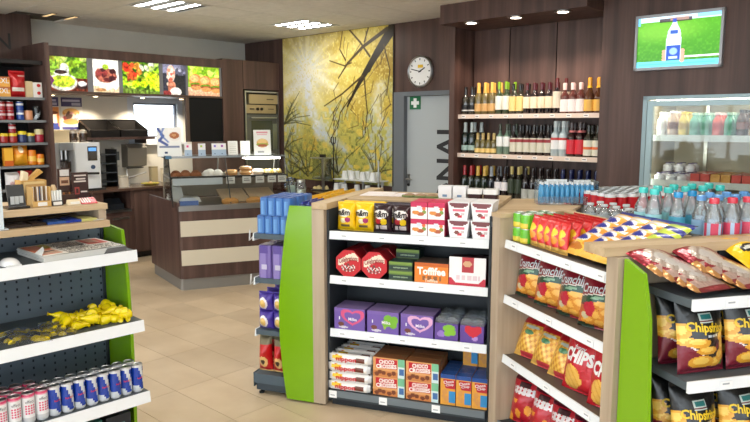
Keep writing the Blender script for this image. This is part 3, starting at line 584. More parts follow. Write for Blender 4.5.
for k, x in enumerate((-2.45, -1.85, -2.95, -1.30)):  # last spotlight is an added one, there only to brighten the bar wall
    s = thing('spotlight', 'small round warm spotlight under the menu board ' + ['above the first basket', 'above the window', 'above the posters', 'above the black board'][k], 'light', 'A', x, -.34, 1.985, group='menu board spotlights')
    MB().lathe([(.04, 0), (.04, -.006), (.03, -.008)], 16, c=(190, 186, 176)).build('ring', 'metal', s, True); MB().lathe([(.028, -.008), (.02, -.011)], 14, c=(255, 220, 170)).build('lens', 'small_lamp', s)
    ld = bpy.data.lights.new('spot_beam', 'SPOT'); ld.energy = 36; ld.spot_size = R(100); ld.spot_blend = .8; ld.color = (1, .84, .62); ld.shadow_soft_size = .02
    lo = bpy.data.objects.new('spot_beam', ld); col.objects.link(lo); lo.parent = s; lo.location = (0, 0, -.03); lo.rotation_euler = (R(22), 0, 0)
# ---- posters and dark notice board on the wall
def poster(x0, x1, kind, label):
    p = thing('wall_poster', label, 'poster', 'A', 0, 0); z0, z1 = 1.585, 1.975
    MB().box(x0, x1, -.008, -.001, z0, z1, (226, 226, 220)).build('panel', 'card', p)
    c = Canvas(40, 60, (232, 230, 224)); c.rect(0, 0, 1, .29, (70, 66, 110)); c.rect(.08, .07, .9, .13, (190, 190, 214)); c.rect(.5, .17, .92, .25, (200, 200, 220), .8)
    if kind:
        c.ell(.45, .48, .4, .14, (214, 150, 70)); c.ell(.45, .44, .34, .08, (232, 184, 110)); leaves(c, 30, .1, .5, .8, .68, 16, [(206, 130, 140), (150, 60, 60), (236, 220, 200), (90, 60, 50)], .1); c.ell(.42, .76, .36, .09, (206, 150, 84)); c.rect(0, .92, 1, 1, (60, 60, 120)); c.rect(.74, .80, .95, .93, (60, 66, 130))
    else:
        c.rect(0, .3, 1, .92, (222, 140, 70)); c.rect(.35, .5, .9, .86, (240, 226, 206)); c.ell(.62, .48, .34, .06, (110, 60, 40)); c.ell(.2, .5, .2, .2, (236, 190, 110)); c.rect(0, .90, 1, 1, (50, 60, 130)); c.rect(.65, .80, .95, .92, (50, 66, 140))
    c.build('print', 'card', xz(x0 + .004, x1 - .004, z0 + .004, z1 - .004, -.009), p)
poster(-2.725, -2.465, 1, 'white poster of a burger with a purple heading on the wall'); poster(-3.02, -2.745, 0, 'orange poster of a drink cup with a purple heading on the wall')
t = thing('dark_board', 'plain black board hanging under the menu board beside the oven cabinet', 'board', 'A', 0, 0)
MB().box(-1.455, -.960, -.765, -.735, 1.43, 1.984, (14, 14, 15)).build('panel', 'matte', t); MB().box(-1.50, -1.456, -.768, -.735, 1.43, 1.984, (96, 78, 68)).build('side_strip', 'paint', t)
# ---- oven cabinet in the corner
t = thing('oven_cabinet', 'tall dark wood corner cabinet holding the built-in oven', 'cabinet', 'A', 0, 0)
m = MB(); x0, x1, y0 = -.955, -.005, -.78
m.box(x0, -.63, y0, -.005, 0, 2.50).box(-.02, x1, y0, -.005, 0, 2.50).box(-.63, -.02, y0, -.005, 2.12, 2.50).box(-.63, -.02, y0, -.005, 0, .95).box(-.63, -.02, -.03, -.005, .95, 2.12); m.build('carcass', 'walnut', t)
MB().box(-.632, -.626, y0 - .003, y0, .95, 2.5, (30, 22, 20)).build('seam', 'matte', t)
t = thing('built_in_oven', 'beige-fronted built-in oven with dark glass door in the corner cabinet', 'oven', 'A', -.325, -.78, 0)
m = MB()
for a, b, c, d in ((-.29, -.27, .97, 2.10), (.27, .29, .97, 2.10), (-.27, .27, 2.08, 2.10)): m.box(a, b, -.015, .02, c, d, (186, 188, 186))
m.build('trim_frame', 'metal', t); MB().box(-.27, .27, .03, .60, .97, 2.08, (40, 40, 38)).build('body', 'paint', t)
MB().box(-.22, .27, -.012, .03, 1.93, 2.055, (190, 172, 134)).build('hood_panel', 'brushed', t)
cp = MB().box(-.27, .24, -.016, .03, 1.80, 1.915, (186, 168, 130)).build('control_panel', 'brushed', t)
for x, r in ((-.21, .008), (-.185, .008), (-.16, .008), (-.09, .02), (-.02, .02)):
    MB().lathe([(r, 0), (r, -.02)], 12, x, -.016, (36, 32, 28), axis='y', cz=1.858).build('knob', 'gloss', cp)
MB().box(.08, .2, -.0135, -.012, 1.985, 2.0, (100, 88, 66)).build('logo', 'card', t)
MB().box(.10, .2, -.0175, -.016, 1.853, 1.866, (110, 96, 72)).build('lettering', 'card', t)
d = MB().box(-.27, .27, -.01, .03, 1.22, 1.785, (110, 112, 108)).build('oven_door', 'brushed', t); MB().box(-.19, .17, -.013, -.01, 1.28, 1.70, (58, 62, 46)).build('pane', 'bottle_glass', d)
MB().tube([(-.22, -.011, 1.74), (-.22, -.05, 1.74), (.22, -.05, 1.74), (.22, -.011, 1.74)], .009, 8, (200, 200, 198)).build('handle', 'metal', d); MB().box(.18, .25, -.014, -.01, 1.30, 1.66, (170, 176, 170)).build('side_strip', 'metal', d)
MB().box(-.27, .27, -.01, .03, .99, 1.20, (120, 122, 118)).build('lower_panel', 'brushed', t)
# ---- grocery rack at the far left
t = thing('grocery_rack', 'dark tall grocery rack beside the menu board', 'shelf', 'A', 0, 0)
MB().box(-3.215, -3.165, -.86, -.22, 0, 2.50).build('side_panel', 'walnut', t); MB().box(-5.2, -3.215, -.30, -.26, 0, 2.30, (26, 26, 28)).build('back_panel', 'paint', t)
MB().box(-5.2, -3.215, -.80, -.26, 2.27, 2.31, (36, 32, 32)).build('top_panel', 'paint', t)
GZ = (1.93, 1.695, 1.46, 1.222, .985, .6)
for z in GZ:
    s = MB().box(-5.2, -3.217, -.80, -.30, z - .018, z, (52, 54, 58)).build('shelf', 'paint', t); MB().box(-5.2, -3.217, -.812, -.80, z - .026, z, (120, 124, 128)).build('shelf_edge', 'paint', s)
struct(put(MB().box(-6.5, -3.10, -.26, 0, 2.30, CEIL + .02).build('trim_2', 'walnut'), 'A', 0, 0))
t = thing('wall_letter', 'large black letter on the dark wood above the grocery rack', 'letter', 'A', 0, 0); text('N', .17, .17, flat(-3.41, 2.545, -.268), (20, 18, 18), t, name='letter')
def carton(name, label, w, d, h, c, cat='box', front=None, texts=(), top=None, group=None, grid=(20, 20), mat='card'):
    """box pack: origin base-front centre, front face painted by front(u,v)"""
    t = thing(name, label, cat, group=group); m = MB().box(-w / 2, w / 2, .0006, d, 0, h, c, top=top)
    if front: m.sheet(int(grid[0] * 1.7), int(grid[1] * 1.7), lambda u, v: (-w / 2 + w * u, 0, h * v), front)
    m.build('carton', mat, t)
    for s in texts:
        tt, x, z, tw, th, cc = s[:6]; text(tt, tw, th, flat(x, z, -.0012), cc, t, bold=s[6] if len(s) > 6 else .01, rot=s[7] if len(s) > 7 else 0, shear=s[8] if len(s) > 8 else 0)
    return Maker(t)
def tin(name, label, r, h, c, lid, cat='can', paint=None, group=None, n=16, mat='gloss'):
    t = thing(name, label, cat, group=group); k = 8
    MB().lathe([(r * .93, 0), (r, .004)] + [(r, .004 + (h - .012) * i / k) for i in range(1, k + 1)] + [(r * .94, h - .003)], n, c=c, paint=paint).build('body', mat, t, True)
    MB().lathe([(r * .95, h - .006), (r * .95, h), (r * .9, h), (r * .88, h - .003)], n, c=lid).build('lid', 'metal', t, True)
    return Maker(t)
def bag(name, label, w, h, th, front, back, cat='bag', group=None, nu=14, nv=18, texts=(), mat='foil', seal=.06, seed=1, taper=0.0):
    """pillow bag: origin base centre, front towards -y; painted on its own surface"""
    g = np.random.default_rng(seed); ph = g.uniform(0, 6, 4)
    def prof(u, v):
        vv = min(max((v - seal * .6) / (1 - 1.7 * seal), 0), 1)
        return (max(math.sin(math.pi * u), 0) ** .55) * (max(math.sin(math.pi * vv), 0) ** .5) * (1 + .10 * math.sin(7 * u + ph[0] + 4 * v) + .08 * math.sin(9 * v + ph[1] - 5 * u))
    def pt(u, v, s):
        wx = w * (1 - .05 * math.sin(math.pi * v) - taper * v)
        return (wx * (u - .5), s * th * prof(u, v) * (.6 if s < 0 else .4) , h * v)
    t = thing(name, label, cat, group=group); m = MB()
    m.sheet(nu * 2, nv * 2, lambda u, v: pt(u, v, -1), front); m.sheet(nu // 2, nv // 2, lambda u, v: (lambda p: (-p[0], p[1], p[2]))(pt(u, v, 1)), lambda u, v: back)
    m.build('pouch', mat, t, True)
    for s in texts:
        tt, u0, v0, tw, thh, cc = s[:6]; rot = s[7] if len(s) > 7 else 0
        def fn(a, b):
            u, v = u0 + a / w, v0 + b / h; p = pt(min(max(u, .02), .98), min(max(v, .02), .98), -1); return (p[0], p[1] - .004, p[2])
        text(tt, tw, thh, fn, cc, t, bold=s[6] if len(s) > 6 else .01, rot=rot, shear=s[8] if len(s) > 8 else 0)
    return Maker(t)
GG = 'groceries in the dark rack'
y = -.78
kx = carton('snack_box', 'orange snack carton with large white letters', .14, .1, .10, (226, 150, 60), front=lambda u, v: (190, 110, 60) if v > .7 else (232, 170, 80), texts=[('XXL', 0, .06, .12, .05, WHITE)], group=GG)
for i in range(2):
    for q in range(2): kx.at('A', -3.611 - .16 * q, y, GZ[0] + .101 * i, note=f'{["lower", "upper"][i]}, {ORD[q]} from the red bag')
bag('coffee_bag', 'large red bag with a white label band in the rack', .16, .27, .09, lambda u, v: (236, 232, 226) if .22 < v < .36 and .12 < u < .88 else ((226, 180, 170) if .78 < v < .84 and u > .5 else (190, 24, 30)), (170, 20, 26), group=GG).at('A', -3.455, y + .05, GZ[0])
kc = carton('small_carton', 'small cream carton stacked in the rack', .07, .1, .055, (210, 190, 150), group=GG)
for i in range(3): kc.at('A', -3.348, y + .02, GZ[0] + .056 * i, note=['bottom', 'middle', 'top'][i] + ' of the stack')
kw = carton('small_carton', 'white carton with a red dot stacked in the rack', .085, .1, .078, (232, 230, 226), front=lambda u, v: (200, 40, 40) if (u - .6) ** 2 + (v - .6) ** 2 < .05 else (234, 232, 228), group=GG)
for i in range(2): kw.at('A', -3.270, y, GZ[0] + .079 * i, note=['lower one', 'upper one'][i])
def banded(c1, c2, z0, z1): return lambda a, z, c: c2 if z0 < z < z1 else c1
T = dict(red=tin('food_tin', 'red tin with a pale band', .036, .095, (150, 26, 36), (190, 190, 190), paint=banded((150, 26, 36), (214, 190, 190), .05, .065), group=GG),
         blue=tin('food_tin', 'blue tin with a pale band', .036, .095, (40, 80, 160), (190, 190, 190), paint=banded((36, 70, 150), (220, 226, 236), .055, .075), group=GG),
         salm=tin('food_tin', 'salmon-coloured tin', .040, .10, (214, 150, 110), (200, 150, 120), group=GG),
         blk=tin('food_tin', 'tall black tin with a grey slash', .038, .145, (30, 32, 36), (60, 60, 60), paint=lambda a, z, c: (160, 170, 176) if .03 < z - (a - 270) * .0006 < .07 else (28, 30, 34), group=GG),
         yr=tin('food_tin', 'red tin with a yellow top band', .042, .10, (170, 50, 40), (196, 180, 60), paint=banded((160, 44, 40), (226, 196, 50), .075, .1), group=GG),
         yb=tin('food_tin', 'blue tin with a yellow lid', .042, .12, (40, 56, 110), (226, 206, 40), paint=banded((40, 52, 100), (226, 206, 40), .09, .12), group=GG),
         must=tin('food_tin', 'dark tin with a mustard lid', .042, .10, (70, 76, 90), (220, 200, 70), paint=banded((66, 72, 84), (220, 200, 70), .075, .1), group=GG),
         crm=tin('food_tin', 'red tin with a wide cream top', .046, .14, (170, 40, 60), (206, 196, 150), paint=banded((170, 40, 60), (206, 196, 150), .08, .15), group=GG),
         ora=tin('powder_canister', 'orange canister with yellow label in the rack', .042, .16, (226, 130, 30), (206, 80, 30), paint=banded((228, 132, 30), (240, 196, 80), .04, .10), group=GG),
         orb=tin('powder_canister', 'short orange canister in the rack', .042, .115, (226, 130, 30), (206, 80, 30), paint=banded((228, 132, 30), (240, 196, 80), .03, .07), group=GG))
for k, x, n in [('red', -3.621, 2), ('red', -3.543, 2), ('blue', -3.445, 2), ('salm', -3.362, 1), ('blk', -3.28, 1), ('red', -3.708, 2), ('blue', -3.796, 2)]:
    for i in range(n): T[k].at('A', x, y + .05, GZ[1] + .0955 * i, note=f'{ORD[int((-3.26 - x) / .085)]} from the side panel, {["lower", "upper"][i]}')
for k, x, n in [('yr', -3.621, 0), ('yr', -3.533, 0), ('red', -3.533, 1), ('yb', -3.44, 0), ('must', -3.357, 0), ('crm', -3.27, 0), ('yr', -3.718, 0)]: T[k].at('A', x, y + .05, GZ[2] + .1005 * n, note=f'third level, {ORD[int((-3.26 - x) / .085)]} from the side panel')
carton('cereal_box', 'orange cereal carton in the rack', .085, .06, .19, (226, 150, 40), front=lambda u, v: (236, 180, 60) if v > .3 else (206, 100, 30), group=GG).at('A', -3.601, y, GZ[3])
bag('noodle_bag', 'orange and yellow snack bag in the rack', .15, .21, .08, lambda u, v: (246, 230, 200) if (u - .5) ** 2 + (v - .8) ** 2 < .03 else ((236, 170, 40) if v < .55 else (226, 140, 30)), (214, 140, 30), group=GG).at('A', -3.474, y + .05, GZ[3])
T['ora'].at('A', -3.357, y + .05, GZ[3]); T['orb'].at('A', -3.275, y + .05, GZ[3])
bag('sugar_bag', 'white paper bag with pink print in the rack', .15, .17, .09, lambda u, v: (206, 120, 130) if .2 < v < .45 and .2 < u < .8 and (int(u * 14) + int(v * 18)) % 2 else (226, 222, 222), (220, 216, 216), group=GG, mat='card').at('A', -3.562, y + .05, GZ[4])
bag('candy_bag', 'red candy bag with a white emblem in the rack', .15, .18, .09, lambda u, v: (230, 200, 196) if (u - .45) ** 2 + (v - .5) ** 2 < .04 else (186, 40, 46), (170, 30, 40), group=GG).at('A', -3.435, y + .05, GZ[4])

# ---- bar counter under the menu board
t = thing('bar_counter', 'dark wood bar counter with a niche and drawer under the menu board', 'counter', 'A', 0, 0)
MB().box(-3.10, -1.2, -.60, 0, .855, .885, (92, 70, 60)).build('worktop', 'gloss', t)
m = MB().box(-3.10, -2.52, -.55, 0, .08, .855).box(-2.18, -1.2, -.55, 0, .08, .855).box(-2.52, -2.18, -.55, 0, .08, .60).box(-2.52, -2.18, -.12, 0, .60, .855); m.build('body', 'walnut', t)
d = MB().box(-2.515, -2.185, -.565, -.55, .10, .56).build('drawer', 'walnut', t); MB().box(-2.42, -2.22, -.582, -.565, .515, .535, (190, 190, 188)).build('handle', 'metal', d)
for a, b in ((-2.14, -1.68), (-1.66, -1.22)): MB().box(a, b, -.565, -.55, .10, .84).build('door', 'walnut', t)
MB().box(-2.52, -2.18, -.57, -.12, .60, .625, (140, 142, 144)).build('niche_shelf', 'metal', t)
MB().box(-3.05, -1.25, -.48, 0, 0, .08, (30, 26, 24)).build('plinth', 'paint', t)
t = thing('label_printer', 'small black printer in the bar niche', 'printer', 'A', -2.36, -.5, .626)
MB().box(-.12, .12, 0, .25, 0, .07, (30, 34, 40)).build('base', 'gloss', t); MB().prism([(0.02, .07), (.25, .07), (.25, .13), (.1, .13)], -.11, .11, (44, 50, 58), 'yz').build('lid', 'gloss', t)
# coffee machine
t = thing('coffee_machine', 'white and silver coffee machine with a small blue screen on the bar', 'coffee machine', 'A', -.07, 0, .886)
MB().rbox(-2.73, -2.43, -.50, -.12, .02, .555, .02, (234, 238, 242)).build('body', 'paint', t, True)
MB().rbox(-3.02, -2.90, -.52, -.12, .02, .555, .03, (168, 172, 178)).box(-2.90, -2.73, -.22, -.12, .02, .555, (120, 122, 126)).box(-2.90, -2.73, -.46, -.22, .47, .555, (150, 154, 158)).build('side_column', 'brushed', t)
MB().box(-2.90, -2.73, -.46, -.22, .02, .12, (60, 60, 62)).build('drip_tray', 'brushed', t)
for k in range(3): MB().tube([(-2.87 + .05 * k, -.34, .47), (-2.87 + .05 * k, -.34, .36)], .018, 10, (214, 216, 218)).build('spout', 'metal', t)
MB().box(-2.89, -2.74, -.40, -.30, .22, .34, (60, 40, 30)).build('brew_unit', 'bottle_glass', t)
s = MB().box(-2.585, -2.475, -.507, -.50, .345, .51, (24, 26, 32)).build('display', 'gloss', t); MB().box(-2.575, -2.485, -.509, -.507, .455, .495, (90, 150, 220)).build('screen', 'screen', s)
MB().lathe([(.025, 0), (.025, -.012)], 16, -2.53, -.50, (70, 90, 120), axis='y', cz=.27).build('knob', 'gloss', t); MB().tube([(-2.62, -.50, .205), (-2.62, -.54, .20), (-2.48, -.54, .195)], .014, 8, (40, 42, 46)).build('milk_arm', 'gloss', t)
MB().box(-3.02, -2.40, -.53, -.12, 0, .02, (26, 26, 28)).build('base', 'paint', t)
for k in range(2):
    h = MB().lathe([(.045, .556), (.05, .60), (.05, .66)], 14, -2.66 + .12 * k, -.3, (50, 36, 30)).build('bean_hopper', 'bottle_glass', t, True); MB().lathe([(.05, .66), (.045, .69), (.015, .705)], 14, -2.66 + .12 * k, -.3, (190, 186, 180)).build('lid', 'metal', h, True)
t = thing('cream_box', 'plain cream box on top of the coffee machine', 'box', 'A', -2.90, -.33, 1.442)
MB().box(-.12, .12, 0, .16, 0, .14, (214, 196, 160)).build('carton', 'card', t); MB().box(-.122, .122, -.002, .162, .125, .145, (206, 188, 152)).build('lid', 'card', t)
# bread baskets on their shelf
t = thing('basket_shelf', 'dark wood wall shelf carrying two black baskets', 'shelf', 'A', 0, 0); MB().box(-2.58, -1.70, -.34, 0, 1.465, 1.495).build('board', 'walnut', t); MB().box(-2.5, -2.47, -.25, 0, 1.41, 1.465, (50, 40, 36)).box(-1.8, -1.77, -.25, 0, 1.41, 1.465, (50, 40, 36)).build('brackets', 'paint', t)
def basket():
    b = thing('bread_basket', 'open black woven basket with a sloped rim', 'basket', group='black bread baskets'); m = MB(); k = (22, 20, 20); w, d = .355, .30
    m.box(-w / 2, w / 2, 0, d, 0, .012, k)
    m.prism([(0, 0), (d, 0), (d + .02, .20), (.02, .075)], -w / 2, -w / 2 + .01, k, 'yz'); m.prism([(0, 0), (d, 0), (d + .02, .20), (.02, .075)], w / 2 - .01, w / 2, k, 'yz')
    m.box(-w / 2, w / 2, d, d + .012, 0, .20, k); m.box(-w / 2, w / 2, 0, .01, 0, .075, k); m.build('weave', 'matte', b)
    MB().tube([(-w / 2, .01, .078), (w / 2, .01, .078), (w / 2, d + .01, .205), (-w / 2, d + .01, .205), (-w / 2, .01, .078)], .011, 8, (30, 28, 28)).build('rim', 'gloss', b)
    MB().box(-w / 2 + .02, w / 2 - .02, .03, d - .03, .014, .02, (150, 130, 104)).build('liner', 'card', b); return b
bk = Maker(basket()); bk.at('A', -2.34, -.325, 1.496, label='open black basket on the wall shelf, the one beside the posters'); bk.at('A', -1.965, -.325, 1.496, label='open black basket on the wall shelf, the one beside the window')
# dispenser, tray rack, soap, tap, plate
t = thing('towel_dispenser', 'brushed steel paper towel dispenser on the wall above the sink', 'dispenser', 'A', -1.86, -.004, 1.10)
MB().prism([(0, 0), (-.15, .02), (-.17, .25), (-.12, .30), (0, .30)], -.13, .13, (150, 146, 138), 'yz').build('housing', 'brushed', t); MB().box(-.10, .10, -.12, -.05, -.012, .0, (60, 58, 56)).build('slot', 'paint', t)
t = thing('soap_dispenser', 'white soap dispenser on the wall beside the towel dispenser', 'dispenser', 'A', -2.09, 0, 1.14)
MB().rbox(-.045, .045, -.10, 0, 0, .22, .015, (206, 206, 200)).build('housing', 'paint', t, True); MB().box(-.02, .02, -.103, -.10, .06, .17, (90, 100, 104)).build('window', 'gloss', t); MB().box(-.02, .02, -.09, -.04, -.03, 0, (190, 190, 186)).build('lever', 'paint', t)
t = thing('tray_rack', 'black wire rack with stacked trays on the bar', 'rack', 'A', -2.31, -.10, .886)
for k in range(4): MB().box(-.10, .10, -.2, .09, .06 + .11 * k, .075 + .11 * k, (60, 66, 74)).build('tray', 'gloss', t)
MB().box(-.11, -.10, -.2, .09, 0, .46, (36, 38, 42)).box(.10, .11, -.2, .09, 0, .46, (36, 38, 42)).build('frame', 'paint', t)
t = thing('sink_tap', 'chrome sink tap with a long spout on the bar', 'tap', 'A', -2.03, -.22, .886)
MB().lathe([(.028, 0), (.024, .03), (.018, .05)], 14, c=(200, 202, 204)).build('base', 'metal', t, True); MB().tube([(0, 0, .04), (0, 0, .09), (.03, -.02, .10), (.20, -.10, .16)], .012, 8, (206, 208, 210)).build('spout', 'metal', t); MB().tube([(0, 0, .09), (.0, .02, .15), (.005, .03, .20)], [.012, .009, .007], 8, (206, 208, 210)).build('lever', 'metal', t)
t = thing('yellow_plate', 'shallow yellow dish on the bar near the tap', 'plate', 'A', -1.79, -.33, .886); MB().lathe([(.06, 0), (.11, .012), (.115, .022), (.10, .018), (.05, .008)], 20, c=(220, 206, 90)).build('dish', 'gloss', t, True); MB().ball(.0, 0, .02, .03, .03, .02, c=(190, 160, 110)).build('pastry', 'bread', t, True)
for k, (x, yy, h, c, lab) in enumerate(((-2.19, -.42, .12, (214, 206, 190), 'cream canister standing on the bar by the tray rack'), (-1.62, -.12, .20, (206, 190, 150), 'tan paper bag standing on the bar by the wall'), (-1.45, -.12, .17, (226, 218, 196), 'white paper box standing on the bar by the wall'))):
    t = thing('bar_canister', lab, 'container', 'A', x, yy, .886); MB().rbox(-.05, .05, -.04, .04, 0, h, .02, c).build('body', 'card', t, True); MB().rbox(-.052, .052, -.042, .042, h, h + .015, .02, tuple(int(q * .85) for q in c)).build('lid', 'card', t, True)

# ================================================================== PASTRY COUNTER
t = thing('pastry_counter', 'dark wood pastry counter with two cream stripes and a grey plinth', 'counter', 'C', 0, 0)
CL = 1.42
MB().prism([(.065, .03), (.075, .008), (.10, 0), (CL, 0), (CL, .97), (-.125, .97)], .12, .80, (90, 60, 48)).build('body', 'walnut', t)
MB().prism([(.075, .045), (.095, .025), (CL, .025), (CL, .95), (-.10, .95)], 0, .12, (150, 148, 144)).build('plinth', 'brushed', t)
for z0, z1 in ((.547, .701), (.255, .408)): MB().box(.085, CL - .02, -.006, .0, z0, z1, (214, 206, 186)).build('stripe', 'paint', t)
MB().box(.075, CL, -.012, .05, .80, .85, (176, 176, 174)).build('front_rim', 'metal', t)
MB().prism([(.060, .0), (.085, 0), (-.10, .97), (-.125, .97)], .80, .885, (90, 60, 48)).build('side_panel', 'walnut', t); MB().prism([(.08, .05), (CL, .05), (CL, .95), (-.09, .95)], .80, .835, (190, 184, 176)).build('deck', 'metal', t)
t = thing('glass_display_case', 'glass pastry display case with an inner shelf on the pastry counter', 'display case', 'C', 0, 0, .836)
CL = 1.24; fy0, fy1, ty0, ty1, zt = .06, .92, .34, .74, .475
MB().add([(.03, fy0, .02), (CL, fy0, .02), (CL, ty0, zt), (.03, ty0, zt)], [(0, 1, 2, 3)], WHITE).build('front_pane', 'glass', t)
for x in (.03,): MB().prism([(fy0, .02), (fy1, .02), (ty1, zt), (ty0, zt)], x - .004, x, WHITE, 'yz').build('side_pane', 'glass', t)
MB().box(.02, CL, ty0, ty1, zt, zt + .008, WHITE).build('top_pane', 'glass', t)
fr = MB(); STL = (150, 154, 156)
for x in (.03, .60, CL): fr.tube([(x, fy0, .0), (x, ty0, zt)], .006, 6, (70, 72, 74)); fr.tube([(x, fy1, .0), (x, ty1, zt)], .008, 6, STL)
fr.box(.01, CL, ty0 - .012, ty0 + .01, zt - .006, zt + .012, STL).box(.01, CL, ty1 - .01, ty1 + .01, zt - .006, zt + .012, STL).box(.0, .06, ty0 - .03, ty1 + .03, zt - .01, zt + .02, (80, 110, 130)); fr.build('frame', 'metal', t)
MB().box(.02, CL, .24, .80, .268, .280, (190, 190, 186)).build('inner_shelf', 'metal', t)
MB().box(.05, .55, .228, .238, .20, .27, (206, 212, 216)).box(.03, CL, .232, .24, .262, .288, (50, 46, 44)).build('shelf_edge', 'paint', t)
MB().box(.84, 1.20, .36, .60, zt - .03, zt - .012, (255, 246, 232)).build('lamp_tube', 'small_lamp', t)
MB().box(.02, CL, .86, .88, .02, .28, (150, 138, 122)).build('rear_board', 'paint', t)
for k, x in enumerate((.63, .80, .94, 1.07, 1.18)):
    t = thing('price_card', f'small white price card on the display shelf edge, {ORD[k]} from the brown buns', 'card', 'C', x, .225, 1.04, group='price cards in the pastry case'); MB().box(-.045, .045, -.003, .0, 0, .07, (228, 226, 220)).build('card', 'card', t); MB().box(-.03, .03, -.004, -.003, .025, .034, (120, 116, 112)).box(-.03, .02, -.004, -.003, .045, .052, (150, 146, 140)).build('print', 'card', t)
def pastry(name, label, kind, c, c2):
    p = thing(name, label, 'pastry')
    if kind == 'round': MB().ball(0, 0, .0, .062, .055, .055, 14, 8, c, -.0).build('crust', 'bread', p, True); MB().ball(0, 0, .03, .045, .042, .032, 12, 5, c2, 0).build('topping', 'bread', p, True)
    elif kind == 'donut':
        MB().lathe([(.02, .012), (.03, 0), (.055, .0), (.066, .018), (.055, .038), (.035, .042), (.022, .03), (.02, .012)], 20, c=c, cap=False).build('ring', 'bread', p, True); MB().lathe([(.064, .024), (.054, .041), (.036, .045), (.023, .034)], 20, c=c2, cap=False).build('icing', 'gloss', p, True)
    else:
        MB().lathe([(.0, -.09), (.02, -.08), (.034, -.04), (.038, 0), (.034, .04), (.02, .08), (.0, .09)], 12, c=c, axis='x', cz=.03, cap=False).build('crust', 'bread', p, True); MB().box(-.05, .05, -.012, .012, .060, .068, c2).build('topping', 'bread', p)
    return Maker(p)
bro = pastry('chocolate_bun', 'round brown bun on the display shelf', 'round', (150, 90, 50), (120, 66, 34)); wsu = pastry('sugared_bun', 'round white sugared bun on the display shelf', 'round', (236, 232, 226), (246, 244, 240))
don = pastry('iced_ring', 'golden ring pastry on the display shelf', 'donut', (206, 150, 90), (222, 176, 120)); wdo = pastry('iced_ring', 'white iced ring pastry on the display shelf', 'donut', (210, 190, 170), (236, 232, 228)); roll = pastry('bread_roll', 'golden bread roll on the lower display deck', 'roll', (206, 150, 80), (226, 186, 120))
for k, x in enumerate((.10, .20, .30)): bro.at('C', x, .36 + .03 * (k % 2), 1.1205, group='brown buns', note=f'{ORD[k]} from the glass side pane')
for k, (x, yy) in enumerate(((.42, .36), (.53, .38), (.47, .50))): wsu.at('C', x, yy, 1.1205, group='sugared buns', note=['beside the brown buns', 'beside the ring pastries', 'behind the other two'][k])
for k, (x, yy, zz) in enumerate(((.67, .36, 0), (.70, .52, 0), (.82, .36, 0), (.85, .52, 0), (.82, .36, .0445))): don.at('C', x, yy, 1.1205 + zz, group='golden rings', note=['near the sugared buns', 'behind, near the sugared buns', 'near the iced rings, lower', 'behind, near the iced rings', 'stacked upon another'][k])
for k, (x, yy) in enumerate(((.96, .36), (.99, .52))): wdo.at('C', x, yy, 1.1205, group='iced rings', note=['at the glass', 'behind the other'][k])
t = thing('cake_tray', 'tray of small cream cakes on the display shelf', 'tray', 'C', 1.10, .36, 1.1205); MB().box(-.12, .12, -.05, .16, 0, .012, (50, 44, 40)).build('tray', 'gloss', t)
for i in range(5):
    for j in range(2): MB().ball(-.09 + .045 * i, -.01 + .07 * j, .012, .025, .028, .04, 8, 5, (238, 230, 200) if (i + j) % 2 else (226, 200, 120), 0).build('cake', 'bread', t, True)
for k, x in enumerate((.68, .98)):
    t = thing('wire_tray', ['slatted wire tray lying tilted on the display deck beside the blue bag', 'slatted wire tray lying tilted on the display deck under the lamp'][k], 'tray', 'C', x, .14, .84, group='wire trays in the pastry case')
    MB().prism([(0, .0), (.46, .10), (.46, .11), (0, .01)], -.14, .14, (150, 118, 88), 'yz').build('tray', 'paint', t)
    for q in range(12): MB().box(-.14, .14, .02 + .037 * q, .032 + .037 * q, .012 + .10 * (.02 + .037 * q) / .46 + .002, .02 + .10 * (.02 + .037 * q) / .46 + .002, (226, 198, 160)).build('slat', 'paint', t)
for k, x in enumerate((.60, .85, 1.1)): roll.at('C', x, .11, .838, group='bread rolls', note=f'{ORD[k]} from the blue bag')
t = thing('bakery_bag', 'blue and white paper bakery bag on the display deck', 'bag', 'C', .20, .16, .838); MB().box(-.09, .09, 0, .12, 0, .045, (60, 90, 170), front=(90, 120, 190)).build('paper', 'card', t); MB().prism([(-.09, .045), (.09, .045), (.05, .07), (-.06, .075)], .01, .11, (210, 216, 226), 'xz').build('flap', 'card', t)
t = thing('paper_stack', 'white paper sheets heaped on the display deck', 'paper', 'C', .16, .50, .838); MB().prism([(-.14, 0), (.2, 0), (.18, .05), (.02, .06), (-.0, .16), (-.12, .18)], -.06, .1, (232, 230, 224), 'xz').build('sheets', 'card', t)
# signs standing on the case
def stand_sign(name, label, x, y, w, h, paintfn, rz=0, z=1.3205, tilt=6, group=None, cw=24, ch=30):
    s = thing(name, label, 'sign', 'C', x, y, z, rz, group=group); c = Canvas(cw, ch, (236, 236, 232)); paintfn(c)
    sh = math.tan(R(tilt)); MB().prism([(0, 0), (.006, 0), (.006 + h * sh, h), (h * sh, h)], -w / 2, w / 2, (228, 228, 224), 'yz').build('board', 'card', s)
    c.build('print', 'card', lambda u, v: (-w / 2 + w * u, h * sh * (1 - v) - .0012, h * (1 - v)), s); MB().box(-w / 2, w / 2, -.02, .05, 0, .004, (206, 214, 220)).build('foot', 'acrylic', s); return s
def p_coffee(c):
    c.rect(.45, .0, 1, .5, (240, 238, 234)); c.ell(.72, .32, .24, .16, (232, 228, 222)); c.ell(.72, .28, .2, .11, (170, 96, 50)); c.ell(.70, .27, .1, .05, (206, 150, 100)); c.line([(.05, .05), (.25, .3), (.1, .45), (.4, .6)], .05, .05, (60, 80, 150)); c.line([(.3, .0), (.15, .25), (.45, .5)], .03, .03, (90, 120, 190)); c.rect(.1, .62, .9, .70, (120, 130, 160)); c.rect(.3, .84, .42, .90, (40, 60, 100))
stand_sign('counter_sign', 'coffee advertising board with blue ribbon print on the pastry case', .06, .45, .24, .30, p_coffee)
